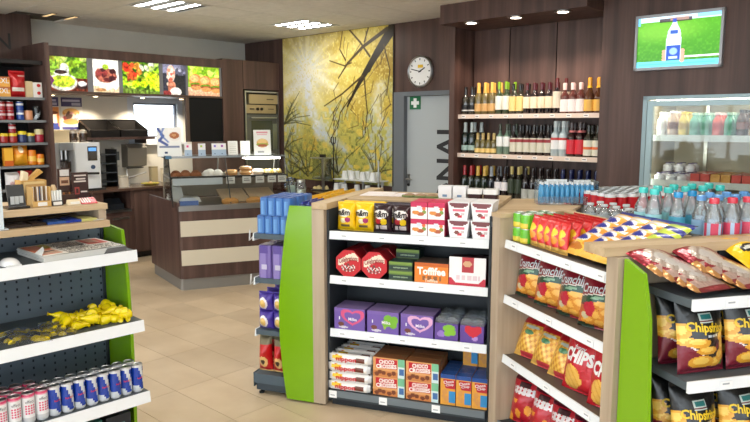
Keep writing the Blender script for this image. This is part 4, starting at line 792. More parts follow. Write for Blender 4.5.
def p_burger(c):
    c.rect(.15, .08, .85, .13, (220, 150, 160)); c.rect(.2, .17, .8, .21, (226, 170, 180)); c.ell(.5, .52, .34, .17, (222, 170, 90)); c.ell(.5, .46, .28, .09, (236, 200, 130)); c.ell(.5, .58, .36, .06, (150, 170, 60)); c.ell(.5, .62, .3, .05, (170, 90, 60)); c.rect(.2, .84, .6, .9, (150, 150, 150))
stand_sign('counter_sign', 'tall white burger advertising board standing on the pastry case', 1.02, .40, .185, .27, p_burger)
def p_card(col_):
    def f(c): c.rect(.15, .05, .85, .4, (236, 230, 236)); c.rect(.3, .12, .6, .3, col_); c.rect(0, .5, 1, 1, (170, 190, 210)); c.rect(.35, .8, .5, .88, (70, 90, 120))
    return f
for k, (x, cc, nm) in enumerate(((.245, (220, 60, 120), 'pink'), (.385, (170, 200, 60), 'lime'), (.525, (120, 110, 190), 'lavender'), (.600, (150, 70, 160), 'purple'))):
    stand_sign('price_sign', f'small pale blue price stand with {nm} print on the pastry case', x, .45, .075, .13, p_card(cc), group='small price stands')
for k, x in enumerate((.735, .87)):
    stand_sign('paper_notice', ['plain white notice on the pastry case beside the price stands', 'plain white notice on the pastry case beside the burger board'][k], x, .58, .105, .15, lambda c: [c.rect(.15, .15 + .13 * q, .85, .18 + .13 * q, (190, 190, 186)) for q in range(6)], group='white notices on the pastry case')
t = thing('napkin_jar', 'glass jar of wrapped sweets beside the pastry case', 'jar', 'C', 1.36, .12, .838); MB().lathe([(.05, 0), (.055, .02), (.055, .16), (.04, .19), (.04, .2)], 16, c=(206, 220, 210)).build('jar', 'acrylic', t, True); MB().lathe([(.044, .2), (.044, .225)], 16, c=(206, 206, 200)).build('lid', 'metal', t); MB().lathe([(.05, .01), (.05, .12)], 12, c=(220, 224, 200)).build('sweets', 'card', t)
t = thing('glass_tumbler', 'pale green glass block beside the pastry case', 'glass', 'C', 1.30, .30, .838); MB().rbox(-.05, .05, -.05, .05, 0, .19, .015, (190, 214, 196)).build('body', 'acrylic', t, True); MB().rbox(-.04, .04, -.04, .04, .005, .15, .01, (200, 220, 206)).build('filling', 'card', t, True)
# ================================================================== SIDE COUNTER UNDER THE MURAL
t = thing('side_counter', 'low dark wood side counter under the leaf mural', 'counter', 'B', 0, 0)
MB().box(.80, 2.885, -.36, -.015, .0, .76).build('body', 'walnut', t); MB().box(.79, 2.89, -.40, -.012, .76, .79, (60, 34, 30)).build('worktop', 'gloss', t)
t = thing('snack_display', 'small glass snack display with a steel post on the side counter', 'display', 'B', 1.81, -.15, .791)
MB().box(-.13, .13, -.10, .10, 0, .012, (120, 122, 122)).build('base', 'metal', t); MB().box(.085, .11, -.1, -.075, .012, .42, (190, 192, 194)).build('post', 'metal', t); MB().box(-.13, .13, -.1, .1, .42, .432, (200, 202, 204)).build('top', 'metal', t)
MB().box(-.11, .08, -.08, .08, .15, .42, WHITE).build('glass_box', 'glass', t); MB().box(-.12, .12, -.09, .09, .15, .158, (150, 156, 156)).build('shelf', 'metal', t); MB().box(-.04, .02, -.02, .04, .432, .47, (40, 36, 34)).build('knob', 'gloss', t)
for k in range(6): MB().ball(-.10 + .04 * k, -.05 + .02 * (k % 2), .02, .03, .03, .03 + .01 * (k % 3), 8, 5, (222, 206, 150), 0).build('snack', 'bread', t, True)
t = thing('utensil_fork', 'black serving fork standing upright by the glass display', 'fork', 'B', 1.96, -.10, .791)
MB().tube([(0, 0, 0), (0, 0, .60)], .008, 8, (26, 24, 24)).build('stem', 'gloss', t); pr = MB()
for s in (-1, 0, 1): pr.tube([(0, 0, .60), (.035 * s, 0, .62), (.038 * s, 0, .70)], .008, 6, (26, 24, 24))
pr.build('prongs', 'gloss', t)
t = thing('cup_rack', 'two-tier white rack for paper cups on the side counter', 'rack', 'B', 2.45, -.15, .791)
MB().box(-.40, .40, -.12, .12, .0, .012, (206, 212, 214)).build('tier', 'paint', t); MB().box(-.34, .40, -.10, .12, .165, .177, (206, 212, 214)).build('tier', 'paint', t)
for x in (-.3, .02, .34): MB().box(x, x + .02, .05, .07, .012, .165, (190, 196, 198)).build('leg', 'paint', t)
def paper_cup():
    c = thing('paper_cup', 'white paper cup upside down on the rack', 'cup', group='white paper cups'); MB().lathe([(.042, 0), (.045, .006), (.042, .012), (.031, .10), (.029, .098), (.027, .094)], 16, c=(226, 230, 232)).build('cup', 'card', c, True); MB().lathe([(.044, .001), (.046, .005), (.044, .009)], 16, c=(240, 242, 242), cap=False).build('rim', 'card', c, True); return c
pc = Maker(paper_cup())
for x, s in ((-.34, 0), (-.19, 1), (-.06, 1), (.12, 1), (.29, 1)):
    for j in range(2): pc.at('B', 2.45 + x, -.15 - .04 + .09 * j, .805 if not s else .969, note=f'{"upper" if s else "lower"} tier, {ORD[int((x + .34) / .13)]} from the fork, {ROW[j]}')
for k, x in enumerate((-.2, .02, .2)): pc.at('B', 2.45 + x, -.19, .805, note=f'under the upper tier, {ORD[k]} from the fork')
t = thing('steel_post', 'slim steel post standing at the end of the side counter', 'post', 'B', 2.84, -.2, .791); MB().lathe([(.012, 0), (.012, .42)], 12, c=(186, 190, 190)).build('pole', 'metal', t, True); MB().lathe([(.03, 0), (.03, .01)], 16, c=(150, 150, 150)).build('foot', 'metal', t)
t = thing('sugar_jar', 'glass jar of blue and white sugar sachets on the side counter', 'jar', 'B', 1.20, -.20, .791); MB().lathe([(.07, 0), (.08, .02), (.08, .13)], 18, c=(220, 230, 236), cap=False).build('glass', 'acrylic', t, True)
for k in range(14): MB().box(-.012, .012, -.02, .02, -.006, .006, [(60, 120, 190), (230, 234, 238), (30, 50, 90)][k % 3]).build('sachet', 'card', t).matrix_local = Matrix.Translation((RNG.uniform(-.045, .045), RNG.uniform(-.045, .045), .02 + .009 * k)) @ Matrix.Rotation(RNG.uniform(0, 3), 4, 'Z') @ Matrix.Rotation(RNG.uniform(-.6, .6), 4, 'X')

# ================================================================== SHELF UNITS
def tags_on(shelf, x0, x1, y, z0, z1, n, ph=.3):
    w = .048
    for k in range(n):
        x = x0 + (x1 - x0) * (k + ph) / n; m = MB().box(x, x + w, y - .0015, y, z0, z1, (246, 247, 248)); m.box(x + .008, x + w - .012, y - .002, y - .0015, z0 + .013, z0 + .019, (170, 174, 180)); m.build('price_tag', 'card', shelf)
def shelf_part(t, x0, x1, yf, yb, z, c=SLATE, rail=True, n=4, th=.03, rh=.044, side=None):
    s = MB().box(x0, x1, yf + .006, yb, z - th, z, c).build('shelf', 'paint', t)
    if rail:
        MB().prism([(yf + .006, z - rh), (yf - .006, z - rh), (yf, z + .003), (yf + .006, z + .003)], x0, x1, RAIL, 'yz').build('price_rail', 'paint', s); tags_on(s, x0, x1, yf - .0065, z - rh + .006, z - .006, n)
    return s
# ---- middle unit facing the aisle
t = thing('gondola_unit', 'shelf unit of chocolates and biscuits with oak posts, facing the aisle', 'shelf unit', 'M', 0, 0, group='shop shelf units')
x0, x1, yb = .078, .992, .32; MZ = (1.043, .783, .467, .10)
MB().box(.056, 1.0, yb, yb + .03, .0, 1.17, DARK).build('back_panel', 'paint', t)
MB().box(.056, .070, .04, yb, .02, 1.168, (48, 54, 60)).build('side_panel', 'paint', t); MB().box(.992, 1.003, .04, yb, .02, 1.17, (40, 46, 52)).build('side_panel', 'paint', t)
for z, n in zip(MZ[:3], (4, 4, 5)): shelf_part(t, x0, x1, .03, yb, z, n=n)
s = MB().box(x0, x1, .022, yb, .045, MZ[3], SLATE).build('base_shelf', 'paint', t); MB().box(x0, x1, .014, .022, .06, MZ[3], (110, 120, 126)).build('base_rail', 'paint', s); tags_on(s, x0 - .02, x1, .0135, .055, .098, 3, .05)
MB().box(x0, x1, .05, yb, .0, .045, (34, 40, 46)).build('plinth', 'paint', t)
MB().box(-.02, .055, .0, .06, .012, 1.168).build('post', 'oak', t); MB().box(.078, 1.0, yb - .02, .78, 1.17, 1.205).build('top_board', 'oak_top', t)
MB().lathe([(.014, 0), (.014, .012)], 10, .02, .03, (60, 60, 62)).build('foot', 'metal', t)
# ---- left unit facing the pastry counter, end panel towards the aisle
t = thing('gondola_unit', 'shelf unit with a curved lime end panel, facing the pastry counter', 'shelf unit', 'U0', 0, 0, group='shop shelf units')
pts = [(-.02, 1.185), (-.16, 1.185), (-.185, 1.08), (-.215, .86), (-.240, .62), (-.240, .40), (-.225, .20), (-.198, .012), (-.02, .012)]
MB().prism(pts, -.012, 0, LIME, 'yz').build('end_panel', 'gloss', t)
MB().box(-1.0, -.066, -.012, .0, .05, 1.16, DARK).build('back_panel', 'paint', t); MB().box(-1.0, .0, -.02, .075, 1.17, 1.206).build('top_board', 'oak_top', t)
UZ = (1.005, .735, .415)
for z in UZ: shelf_part(t, -1.0, -.02, -.415, -.012, z, c=(78, 92, 104), n=4)
s = MB().box(-1.0, -.02, -.43, -.012, .075, .135, (78, 92, 104)).build('base_shelf', 'paint', t); MB().box(-1.0, -.02, -.435, -.43, .05, .14, (66, 78, 88)).build('base_rail', 'paint', s)
MB().box(-1.0, -.03, -.42, -.012, .03, .075, (60, 70, 80)).build('plinth', 'paint', t)
for x, y in ((-.06, -.40), (-.95, -.40), (-.06, -.06)): f = MB().lathe([(.018, 0), (.018, .01), (.008, .012), (.008, .03)], 12, x, y, (60, 62, 66)); f.build('foot', 'metal', t)
for z in UZ[:2]: MB().tube([(-.02, -.415, z - .02), (-.02, -.44, z - .045), (-.02, -.435, z + .02)], .005, 6, (214, 218, 222)).build('rail_clip', 'metal', t)
# ---- right unit with crisps, turned half towards the aisle
t = thing('gondola_unit', 'shelf unit of crisps between two broad oak end panels', 'shelf unit', 'U2', 0, 0, group='shop shelf units')
MB().box(.0, .075, .0, .42, .01, 1.185).build('side_panel', 'oak', t); MB().box(.985, 1.050, -.05, .40, .01, 1.170).build('side_panel', 'oak', t)
MB().box(.077, .985, .38, .41, .01, 1.185, (70, 66, 62)).build('back_panel', 'paint', t)
VZ = (1.07, .785, .47)
for z, n in zip(VZ, (4, 3, 3)): shelf_part(t, .077, .985, .035, .38, z, c=(92, 84, 78), n=n, rh=.038)
s = MB().box(.077, .985, .02, .38, .06, .115, SLATE).build('base_shelf', 'paint', t); MB().box(.077, .985, .012, .02, .05, .118, (120, 128, 134)).build('base_rail', 'paint', s)
MB().box(.080, .90, .36, .415, 1.185, 1.205).build('top_board', 'oak_top', t); MB().box(-.005, .080, -.005, .44, 1.185, 1.205).build('panel_cap', 'oak_top', t)
# corner infill top between the two units
t = thing('corner_top', 'angled oak top joining the two shelf units', 'counter top'); pts = [(.614, 3.452), (.870, 4.185), (1.40, 4.22), (1.035, 3.54), (.615, 3.402)]
MB().prism(pts, 1.170, 1.184, (190, 160, 120)).build('panel', 'oak_top', t); MB().prism([(a, b) for a, b in pts], .02, 1.17, (70, 66, 62)).build('core', 'paint', t)
# ---- front right unit
t = thing('gondola_unit', 'shelf unit of crisps with a straight lime end panel and an oak top', 'shelf unit', 'U3', 0, 0, group='shop shelf units')
WZ = (1.07, .785, .47)
MB().box(.49, 1.4, .0, .03, .01, 1.17, DARK).build('back_panel', 'paint', t); MB().box(-.02, 1.4, -.01, .125, 1.172, 1.205).build('top_board', 'oak_top', t)
MB().prism([(-.036, 1.168), (-.05, 1.165), (-.145, 1.135), (-.185, .98), (-.205, .62), (-.21, .3), (-.20, .01), (-.036, .01)], .045, .060, LIME, 'yz').build('end_panel', 'gloss', t)
for z, n in zip(WZ, (3, 3, 3)): shelf_part(t, .135, 1.4, -.285, -.038, z, c=(84, 92, 98), n=n, th=.028, rh=.036)
s = MB().box(.135, 1.4, -.30, -.038, .06, .12, SLATE).build('base_shelf', 'paint', t); MB().box(.135, 1.4, -.306, -.30, .05, .122, (120, 128, 134)).build('base_rail', 'paint', s)
# ---- platform inside the island
t = thing('island_platform', 'low oak platform carrying drinks inside the island of units', 'platform')
a = W('U2', .05, .45); b = W('U2', .93, .45); c = W('U3', .20, .126); d = W('U3', 1.35, .126); e = (2.9, 4.4); f = (1.41, 4.22)
b = (1.325, 2.655); pts = [f[:2], a[:2], b, d[:2], e[:2]]; MB().prism(pts, 1.085, 1.12, (196, 172, 140)).build('board', 'oak_top', t); MB().prism(pts, .01, 1.085, (150, 130, 104)).build('carcass', 'paint', t)

# ---- left gondola (newspapers, party goods, cans)
t = thing('gondola_unit', 'grey perforated shelf unit with newspapers and cans, lime end panel', 'shelf unit', 'L', 0, 0, group='shop shelf units')
LX = -1.25
MB().box(LX, .0, .42, .45, .0, 1.17, (92, 104, 114)).build('back_panel', 'paint', t)
h = MB(); nx = 0
for i in range(25):
    for j in range(28):
        x, z = -.02 - .05 * i, .14 + .0365 * j
        if not any(q - .05 < z < q + .01 for q in (1.055, .72, .375)): h.box(x - .004, x + .004, .4185, .42, z - .006, z + .006, (40, 46, 52))
o = h.build('perforations', 'matte', t); o['kind'] = 'stuff'
m = MB().box(-.012, .0, .405, .42, .02, 1.17, (44, 50, 56)); m.build('upright', 'paint', t)
LZ = ((1.055, .03), (.72, -.01), (.375, -.04))
for z, yf in LZ: shelf_part(t, LX, -.001, yf, .42, z, c=(74, 82, 88), n=1, rh=.05)
s = MB().box(LX, -.001, -.05, .42, .04, .10, SLATE).build('base_shelf', 'paint', t); MB().box(LX, -.001, -.056, -.05, .035, .102, RAIL).build('base_rail', 'paint', s)
MB().prism([(.45, 1.15), (.20, 1.135), (.165, .9), (.15, .6), (.15, .3), (.16, .01), (.45, .01)], .002, .018, LIME, 'yz').build('end_panel', 'gloss', t)
MB().box(LX, -.085, .12, .56, 1.170, 1.20).build('lower_top', 'oak_top', t); MB().box(LX, -.075, .16, .56, 1.25, 1.276).build('upper_top', 'oak_top', t)
MB().box(-.115, -.08, .17, .56, 1.20, 1.25).build('riser', 'oak', t); MB().box(LX, -.115, .50, .53, 1.20, 1.25, (40, 46, 52)).build('riser_back', 'paint', t)
t = thing('white_post', 'slim white steel post standing on the counter top of the grey unit', 'post', 'L', -.54, .16, 1.201); MB().box(-.02, .006, -.02, .02, 0, 1.35, (206, 218, 224)).build('pole', 'paint', t); MB().box(-.03, .02, -.03, .03, 0, .006, (190, 196, 200)).build('foot', 'paint', t)
# ================================================================== GOODS ON THE LEFT UNIT
# cans
def can_paint_blue(a, z, c):
    if z < .012 or z > .126: return (206, 208, 212)
    k = (a % 180) - 112 + (z - .066) * 700
    return (200, 206, 212) if 0 < k < 40 or (z < .036 and k < -60) else (22, 60, 158)
def can_paint_dots(a, z, c):
    if z < .03: return (196, 198, 200)
    if z > .118: return (206, 70, 110) if z > .126 else (222, 150, 170)
    return (226, 226, 228)
def drink_can(name, label, paint, lid, group, extra=None):
    t = thing(name, label, 'can', group=group); r, h = .0262, .135; k = 22
    MB().lathe([(.022, 0), (r, .008)] + [(r, .008 + (.114) * i / k) for i in range(1, k + 1)] + [(.0238, .131)], 24, c=(200, 204, 208), paint=paint).build('body', 'metal' if False else 'gloss', t, True)
    l = MB().lathe([(.0238, .130), (.0248, .134), (.0238, .1355), (.021, .132), (.002, .1315)], 24, c=lid).build('lid', 'metal', t, True); MB().box(-.004, .004, -.012, .006, .1325, .134, (150, 152, 156)).build('tab', 'metal', l)
    if extra: extra(t, r)
    return Maker(t)
def bend(r, a0, z0): return lambda a, b: (r * math.sin(a / r + a0), -r * math.cos(a / r + a0), z0 + b)
def dots(t, r):
    text('effect', .036, .014, bend(r + .0008, 0, .100), (40, 36, 44), t)
    m = MB()
    for i in range(4):
        for j in range(4):
            f = bend(r + .0008, 0, .048 + .011 * j); x = -.0165 + .011 * i; m.add([f(x - .0035, -.0035), f(x + .0035, -.0035), f(x + .0035, .0035), f(x - .0035, .0035)], [(0, 1, 2, 3)], (206, 50, 100))
    m.build('dot_print', 'card', t)
cb = drink_can('energy_drink_can', 'slim blue and silver energy drink can', can_paint_blue, (200, 202, 206), 'blue and silver cans', lambda t, r: text('Red Bull', .034, .009, bend(r + .0008, .15, .070), (200, 24, 44), t, bold=.02, rot=4))
cw = drink_can('energy_drink_can', 'slim white energy drink can with pink dots', can_paint_dots, (206, 190, 196), 'white cans with pink dots', dots)
for i in range(8): cb.at('L', -.037 - .0545 * i, .012 + .004 * (i % 2), .3755, rz=RNG.uniform(-18, 18), note=f'{ORD[i]} from the lime panel, front row')
for i in range(8): cb.at('L', -.050 - .0545 * i, .072 + .004 * (i % 2), .3755, rz=RNG.uniform(-18, 18), note=f'{ORD[i]} from the lime panel, second row')
for i in range(5): cw.at('L', -.472 - .0545 * i, .012, .3755, rz=RNG.uniform(-6, 6), note=f'{ORD[i]} from the blue cans, front row')
for j in (1, 2):
    for i in range(5): cw.at('L', -.485 - .0545 * i, .012 + .06 * j, .3755, rz=RNG.uniform(-6, 6), note=f'{ORD[i]} from the blue cans, {ROW[j]}')
# newspapers
def newspaper(label, w, d, h, fold=.0):
    t = thing('newspaper', label, 'newspaper', group='newspapers on the grey unit'); m = MB(); n = int(h / .004)
    for k in range(n): o = RNG.uniform(-.003, .003); m.box(-w / 2 + o, w / 2 + o, RNG.uniform(0, .004), d, .004 * k, .004 * k + .0036, (206, 208, 206))
    m.build('pages', 'card', t); return t
t = newspaper('stack of folded newspapers lying on the top grey shelf', .37, .30, .028); put(t, 'L', -.235, .036, 1.056, 3); t['label'] = 'stack of folded newspapers with red and black print on the top grey shelf'
c = Canvas(120, 80, (238, 236, 230)); g = c.noise(1.2, 40)
c.rect(.02, .05, .26, .9, (222, 130, 96)); c.rect(.05, .1, .2, .5, (222, 150, 120)); c.rect(.2, .05, .30, .4, (200, 190, 90)); c.put(((c.X > .3) & (c.X < .68)) * (g > .45), (110, 106, 104)); c.rect(.3, .05, .68, .12, (222, 218, 210)); c.rect(.32, .45, .66, .52, (40, 38, 38)); c.rect(.70, .05, .97, .55, (190, 70, 60)); c.rect(.76, .1, .9, .4, (206, 160, 140)); c.put(((c.X > .7) & (c.Y > .6)) * (g > .5), (90, 86, 84)); c.rect(.04, .55, .26, .85, (226, 190, 170)); c.rect(.06, .62, .24, .68, (70, 50, 50))
c.build('front_page', 'card', lambda u, v: (-.185 + .37 * u, .3 - .3 * v, .0292 + .003 * math.sin(3 * u)), t)
MB().prism([(.08, .0), (.19, .005), (.19, .025), (.10, .025)], -.004, .002, (90, 90, 92), 'xz').build('dark_fold', 'card', t)
MB().add([(-.185, .02, .03), (-.185, .10, .03), (-.155, .08, .06), (-.17, .03, .05)], [(0, 1, 2, 3)], (226, 228, 226)).build('curled_corner', 'card', t)
t = thing('white_mouse', 'small white rounded plastic lid on the top grey shelf', 'lid', 'L', -.535, .10, 1.056); MB().ball(0, 0, 0, .04, .06, .03, 14, 6, (228, 230, 232), 0).build('dome', 'gloss', t, True); MB().box(-.03, .03, -.062, -.055, 0, .008, (206, 206, 206)).build('lip', 'gloss', t)
# yellow balloons, loose and in film bags
def balloon(label, s):
    b = thing('balloon', label, 'balloon', group='yellow balloons'); MB().lathe([(.004, -.036), (.005, -.02), (.012, -.006), (.019, .012), (.016, .028), (.004, .036)], 12, c=(236, 212, 10), axis='y', cz=.016).build('skin', 'gloss', b, True)
    MB().lathe([(.010, -.038), (.004, -.035), (.008, -.033)], 10, c=(226, 200, 10), axis='y', cz=.016, cap=False).build('neck_ring', 'gloss', b, True); return b
bl = Maker(balloon('loose deflated yellow balloon heaped on the middle grey shelf', 1))
for k in range(40):
    u = RNG.uniform(0, 1); x = -.06 - .27 * u ** 1.2; y = .08 + RNG.uniform(-.03, .17); z = .7205 + (.024 * RNG.integers(0, 2) if k > 20 else 0)
    o = bl.at('L', x, y, z, RNG.uniform(0, 360), RNG.uniform(-14, 14), RNG.uniform(-20, 20)); s = RNG.uniform(1.05, 1.45); o.scale = (s, s, s)
for k, (x, y) in enumerate(((-.345, .08), (-.40, .13), (-.46, .06), (-.53, .10), (-.36, .18), (-.50, .17))):
    t = thing('balloon_bag', 'clear film bag of yellow balloons lying flat on the middle grey shelf', 'bag', 'L', x, y, .7205, RNG.uniform(-30, 30), group='film bags of balloons')
    for q in range(11): MB().ball(RNG.uniform(-.045, .045), RNG.uniform(-.05, .05), .002, .018, .013, .016, 8, 5, (232, 206, 20), 0).build('balloon', 'gloss', t, True)
    ph = RNG.uniform(0, 6); MB().sheet(10, 10, lambda u, v: (.13 * (u - .5), .14 * (v - .5), .003 + .026 * (math.sin(math.pi * u) * math.sin(math.pi * v)) ** .6 * (1 + .25 * math.sin(9 * u + ph + 5 * v))), lambda u, v: (220, 224, 226)).build('film', 'film', t, True); MB().box(-.06, .06, .072, .095, .001, .003, (206, 200, 150)).build('header_card', 'card', t)
# bottom shelf goods
for k, c in enumerate(((40, 44, 50), (60, 120, 110), (36, 40, 44))):
    t = thing('boxed_goods', f'dark boxed article on the bottom grey shelf, {ORD[k]} from the lime panel', 'box', 'L', -.10 - .14 * k, .10, .101, group='dark boxes on the bottom grey shelf'); MB().box(-.06, .06, 0, .2, 0, .14, c).build('carton', 'card', t); MB().box(-.03, .03, -.001, 0, .05, .1, (120, 170, 170)).build('label', 'card', t)
# counter-top goods on the upper oak board (z = 1.276)
Z = 1.277
t = thing('card_stand', 'black card stand with silver pictures on the upper oak top', 'stand', 'L', -.445, .22, Z); MB().box(-.045, .045, 0, .08, 0, .010, (24, 24, 26)).build('foot', 'gloss', t); MB().prism([(.02, .01), (.028, .01), (.055, .105), (.047, .105)], -.036, .036, (40, 44, 48), 'yz').build('board', 'gloss', t)
for k in range(3): MB().box(-.028 + .019 * k, -.012 + .019 * k, .018 + .003 * k, .021 + .003 * k, .02, .055, (190, 196, 200)).build('picture', 'card', t)
t = thing('pen_rack', 'pale wooden rack of slim pens on the upper oak top', 'rack', 'L', -.345, .23, Z); MB().box(-.04, .04, .0, .08, 0, .026, (206, 166, 100)).box(-.04, -.035, 0, .08, .026, .09, (206, 166, 100)).box(.035, .04, 0, .08, .026, .09, (206, 166, 100)).box(-.04, .04, .072, .08, .026, .10, (196, 156, 96)).build('box', 'card', t)
for k in range(7): MB().box(-.032 + .0095 * k, -.0265 + .0095 * k, .02, .026, .024, .092, [(220, 220, 216), (110, 90, 70), (230, 226, 220), (80, 90, 110)][k % 4]).build('pen', 'gloss', t)
MB().box(-.018, .022, -.002, 0, .004, .021, (236, 234, 230)).build('price_tag', 'card', t)
t = thing('wicker_basket', 'small woven tray of golden packets behind the pen rack', 'basket', 'L', -.345, .36, Z); MB().prism([(-.05, 0), (.05, 0), (.055, .115), (-.055, .115)], -.04, .05, (200, 160, 100), 'xz').build('basket', 'cloth', t); MB().box(-.045, .045, -.044, -.041, .06, .11, (222, 196, 140)).build('card', 'card', t)
MB().prism([(-.02, .115), (.0, .115), (.05, .15), (.035, .165)], -.02, .02, (214, 166, 90), 'xz').build('packet', 'foil', t); MB().prism([(-.045, .115), (-.02, .115), (-.015, .15), (-.035, .16)], -.02, .02, (230, 214, 180), 'xz').build('packet', 'foil', t)
t = thing('tube_holder', 'row of white capped tubes in a small holder on the upper oak top', 'container', 'L', -.276, .23, Z); MB().box(-.024, .024, 0, .05, 0, .022, (50, 48, 46)).build('holder', 'card', t)
for k in range(4): MB().lathe([(.0058, .018), (.0058, .066), (.0045, .07)], 10, -.018 + .012 * k, .015, (226, 228, 226)).build('tube', 'gloss', t, True)
MB().lathe([(.013, .068), (.014, .078), (.008, .095)], 12, -.008, .025, (206, 180, 140)).build('lid', 'card', t, True); MB().box(-.02, .018, -.0015, 0, .003, .018, (232, 230, 226)).build('price_tag', 'card', t)
t = thing('chocolate_display', 'tall brown display card with shiny chocolate bars on the upper oak top', 'display', 'L', -.215, .26, Z); MB().box(-.029, .029, 0, .05, 0, .045, (60, 34, 26)).box(-.029, .029, .042, .05, .045, .165, (58, 32, 26)).build('stand', 'card', t)
for k in range(4): MB().box(-.024 + .013 * k, -.015 + .013 * k, .004, .012, .008, .055, [(150, 100, 60), (90, 56, 40)][k % 2]).build('bar', 'foil', t)
MB().box(-.022, .022, .040, .042, .085, .125, (206, 170, 140)).build('picture', 'foil', t); MB().box(-.02, .022, .040, .042, .13, .16, (214, 210, 206)).build('heading', 'foil', t); MB().box(-.016, .016, .039, .041, .095, .11, (110, 70, 50)).build('bar_picture', 'foil', t)
t = thing('price_card', 'cream price card in front of the chocolate display', 'card', 'L', -.215, .195, Z); MB().prism([(0, 0), (.03, 0), (.012, .026)], -.03, .03, (222, 204, 170), 'yz').build('card', 'card', t); MB().box(-.018, .024, -.001, .001, .004, .016, (236, 234, 228)).build('label', 'card', t)
t = thing('menu_card', 'dark brown card with white handwriting on the upper oak top', 'sign', 'L', -.150, .28, Z); MB().box(-.038, .038, 0, .012, 0, .145, (52, 28, 26)).build('board', 'card', t)
for z, a, b in ((.130, -.028, .028), (.114, -.02, .024), (.102, -.03, .026), (.052, .0, .030)): MB().box(a, b, -.001, .0, z - .0035, z + .0035, (206, 196, 190)).build('writing_line', 'card', t)
MB().box(-.028, -.006, -.001, 0, .04, .075, (150, 60, 56)).box(-.022, -.011, -.0015, -.001, .047, .068, (60, 34, 30)).build('emblem', 'card', t)
t = thing('red_leaflet', 'red leaflet holder with white stripes on the upper oak top', 'leaflet', 'L', -.140, .195, Z); MB().prism([(0, 0), (.06, 0), (.05, .026), (.01, .004)], -.038, .036, (190, 24, 40), 'yz').build('tray', 'gloss', t)
for k in range(4): MB().prism([(.012, .006), (.045, .024), (.047, .026), (.012, .009)], -.034 + .011 * k, -.028 + .011 * k, (236, 232, 230), 'yz').build('leaflet', 'card', t)
t = thing('brown_bowl', 'small dark brown bowl on the upper oak top', 'bowl', 'L', -.105, .34, Z); MB().lathe([(.022, 0), (.032, .022), (.034, .034), (.029, .030), (.014, .008)], 18, c=(60, 34, 30)).build('bowl', 'gloss', t, True); MB().lathe([(.031, .029), (.002, .030)], 16, c=(90, 60, 50)).build('filling', 'card', t)
for k, (x, w, c, lab) in enumerate(((-.47, .10, (40, 28, 26), 'dark wallet lying on the lower oak top'), (-.385, .06, (44, 30, 26), 'dark pouch lying on the lower oak top'), (-.31, .08, (40, 80, 150), 'blue booklet lying on the lower oak top'), (-.235, .07, (30, 56, 150), 'bright blue booklet lying on the lower oak top'), (-.165, .07, (200, 196, 120), 'pale yellow booklet lying on the lower oak top'), (-.12, .05, (214, 214, 208), 'white slip lying at the end of the lower oak top'))):
    t = thing('booklet', lab, 'booklet', 'L', x, .16, 1.2005); MB().box(-w / 2, w / 2, 0, .14, 0, .012 if k < 5 else .003, c).build('cover', 'gloss', t); MB().box(-w / 2 + .01, w / 2 - .01, .02, .10, .012 if k < 5 else .003, .0125 if k < 5 else .0035, tuple(min(255, q + 26) for q in c)).build('print', 'card', t)

# ================================================================== GOODS ON THE MIDDLE UNIT
def inell(u, v, x, y, rx, ry): return ((u - x) / rx) ** 2 + ((v - y) / ry) ** 2 < 1
SY = .045
def f_yel(u, v):
    if inell(u, v, .42, .63, .38, .14): return (240, 236, 220)
    if inell(u, v, .66, .38, .14, .09): return (170, 40, 110)
    if .14 < v < .22 and .25 < u < .75: return (110, 96, 70)
    if inell(u, v, .42, .36, .16, .09): return (244, 236, 190)
    return (240, 196, 10)
def f_brn(u, v):
    if inell(u, v, .45, .63, .40, .15): return (226, 222, 220)
    if inell(u, v, .35, .40, .17, .10): return (170, 24, 44)
    if inell(u, v, .64, .38, .16, .11): return (232, 200, 20)
    if .12 < v < .24 and .18 < u < .8 and not .34 < u < .42: return (206, 196, 196)
    return (44, 22, 30)
Gm = 'goods on the middle unit'
y1 = bag('candy_bag', 'yellow candy bag with black lettering', .112, .165, .07, f_yel, (222, 180, 10), texts=[('m&m', .43, .64, .080, .034, (34, 28, 30), .03)], group='yellow candy bags', seal=.05)
b1 = bag('candy_bag', 'dark brown candy bag with white lettering', .112, .165, .07, f_brn, (44, 22, 30), texts=[('m&m', .45, .64, .084, .036, (34, 28, 30), .03)], group='brown candy bags', seal=.05)
for k, x in enumerate((.158, .268)): y1.at('M', x, SY + .05, MZ[0] + .001, rx=-3, note=f'{ORD[k]} from the oak post, front row')
for k, x in enumerate((.378, .492)): b1.at('M', x, SY + .05, MZ[0] + .001, rx=-3, note=f'{ORD[k]} from the yellow bags, front row')
for k, x in enumerate((.165, .262, .325)): y1.at('M', x, SY + .125, MZ[0] + .001, rx=-3, note=f'{ORD[k]} from the oak post, second row')
for k, x in enumerate((.42, .52)): b1.at('M', x, SY + .125, MZ[0] + .001, rx=-3, note=f'{ORD[k]} from the yellow bags, second row')
def f_mix(u, v):
    if v > .78: return (196, 30, 80)
    if v > .70 and not .35 < u < .65: return (196, 30, 80)
    if .5 < v < .84 and .36 < u < .64: return (214, 216, 226)
    if inell(u, v, .3, .38, .22, .12): return (222, 140, 60)
    if inell(u, v, .6, .3, .22, .12): return (176, 90, 50)
    if inell(u, v, .82, .42, .12, .12): return (120, 150, 60)
    if inell(u, v, .8, .62, .12, .1): return (230, 110, 60)
    return (240, 238, 236)
pr = carton('praline_box', 'white praline box with magenta top', .093, .09, .092, (206, 50, 90), front=f_mix, group='magenta-topped boxes', grid=(18, 16))
for i in range(2):
    for j in range(2):
        for q in range(2): pr.at('M', .603 + .097 * i, SY + .002 + .094 * q, MZ[0] + .001 + .093 * j, note=f'{["lower", "upper"][j]}, {["beside brown bags", "beside white tubs"][i]}, {ROW[q]}')
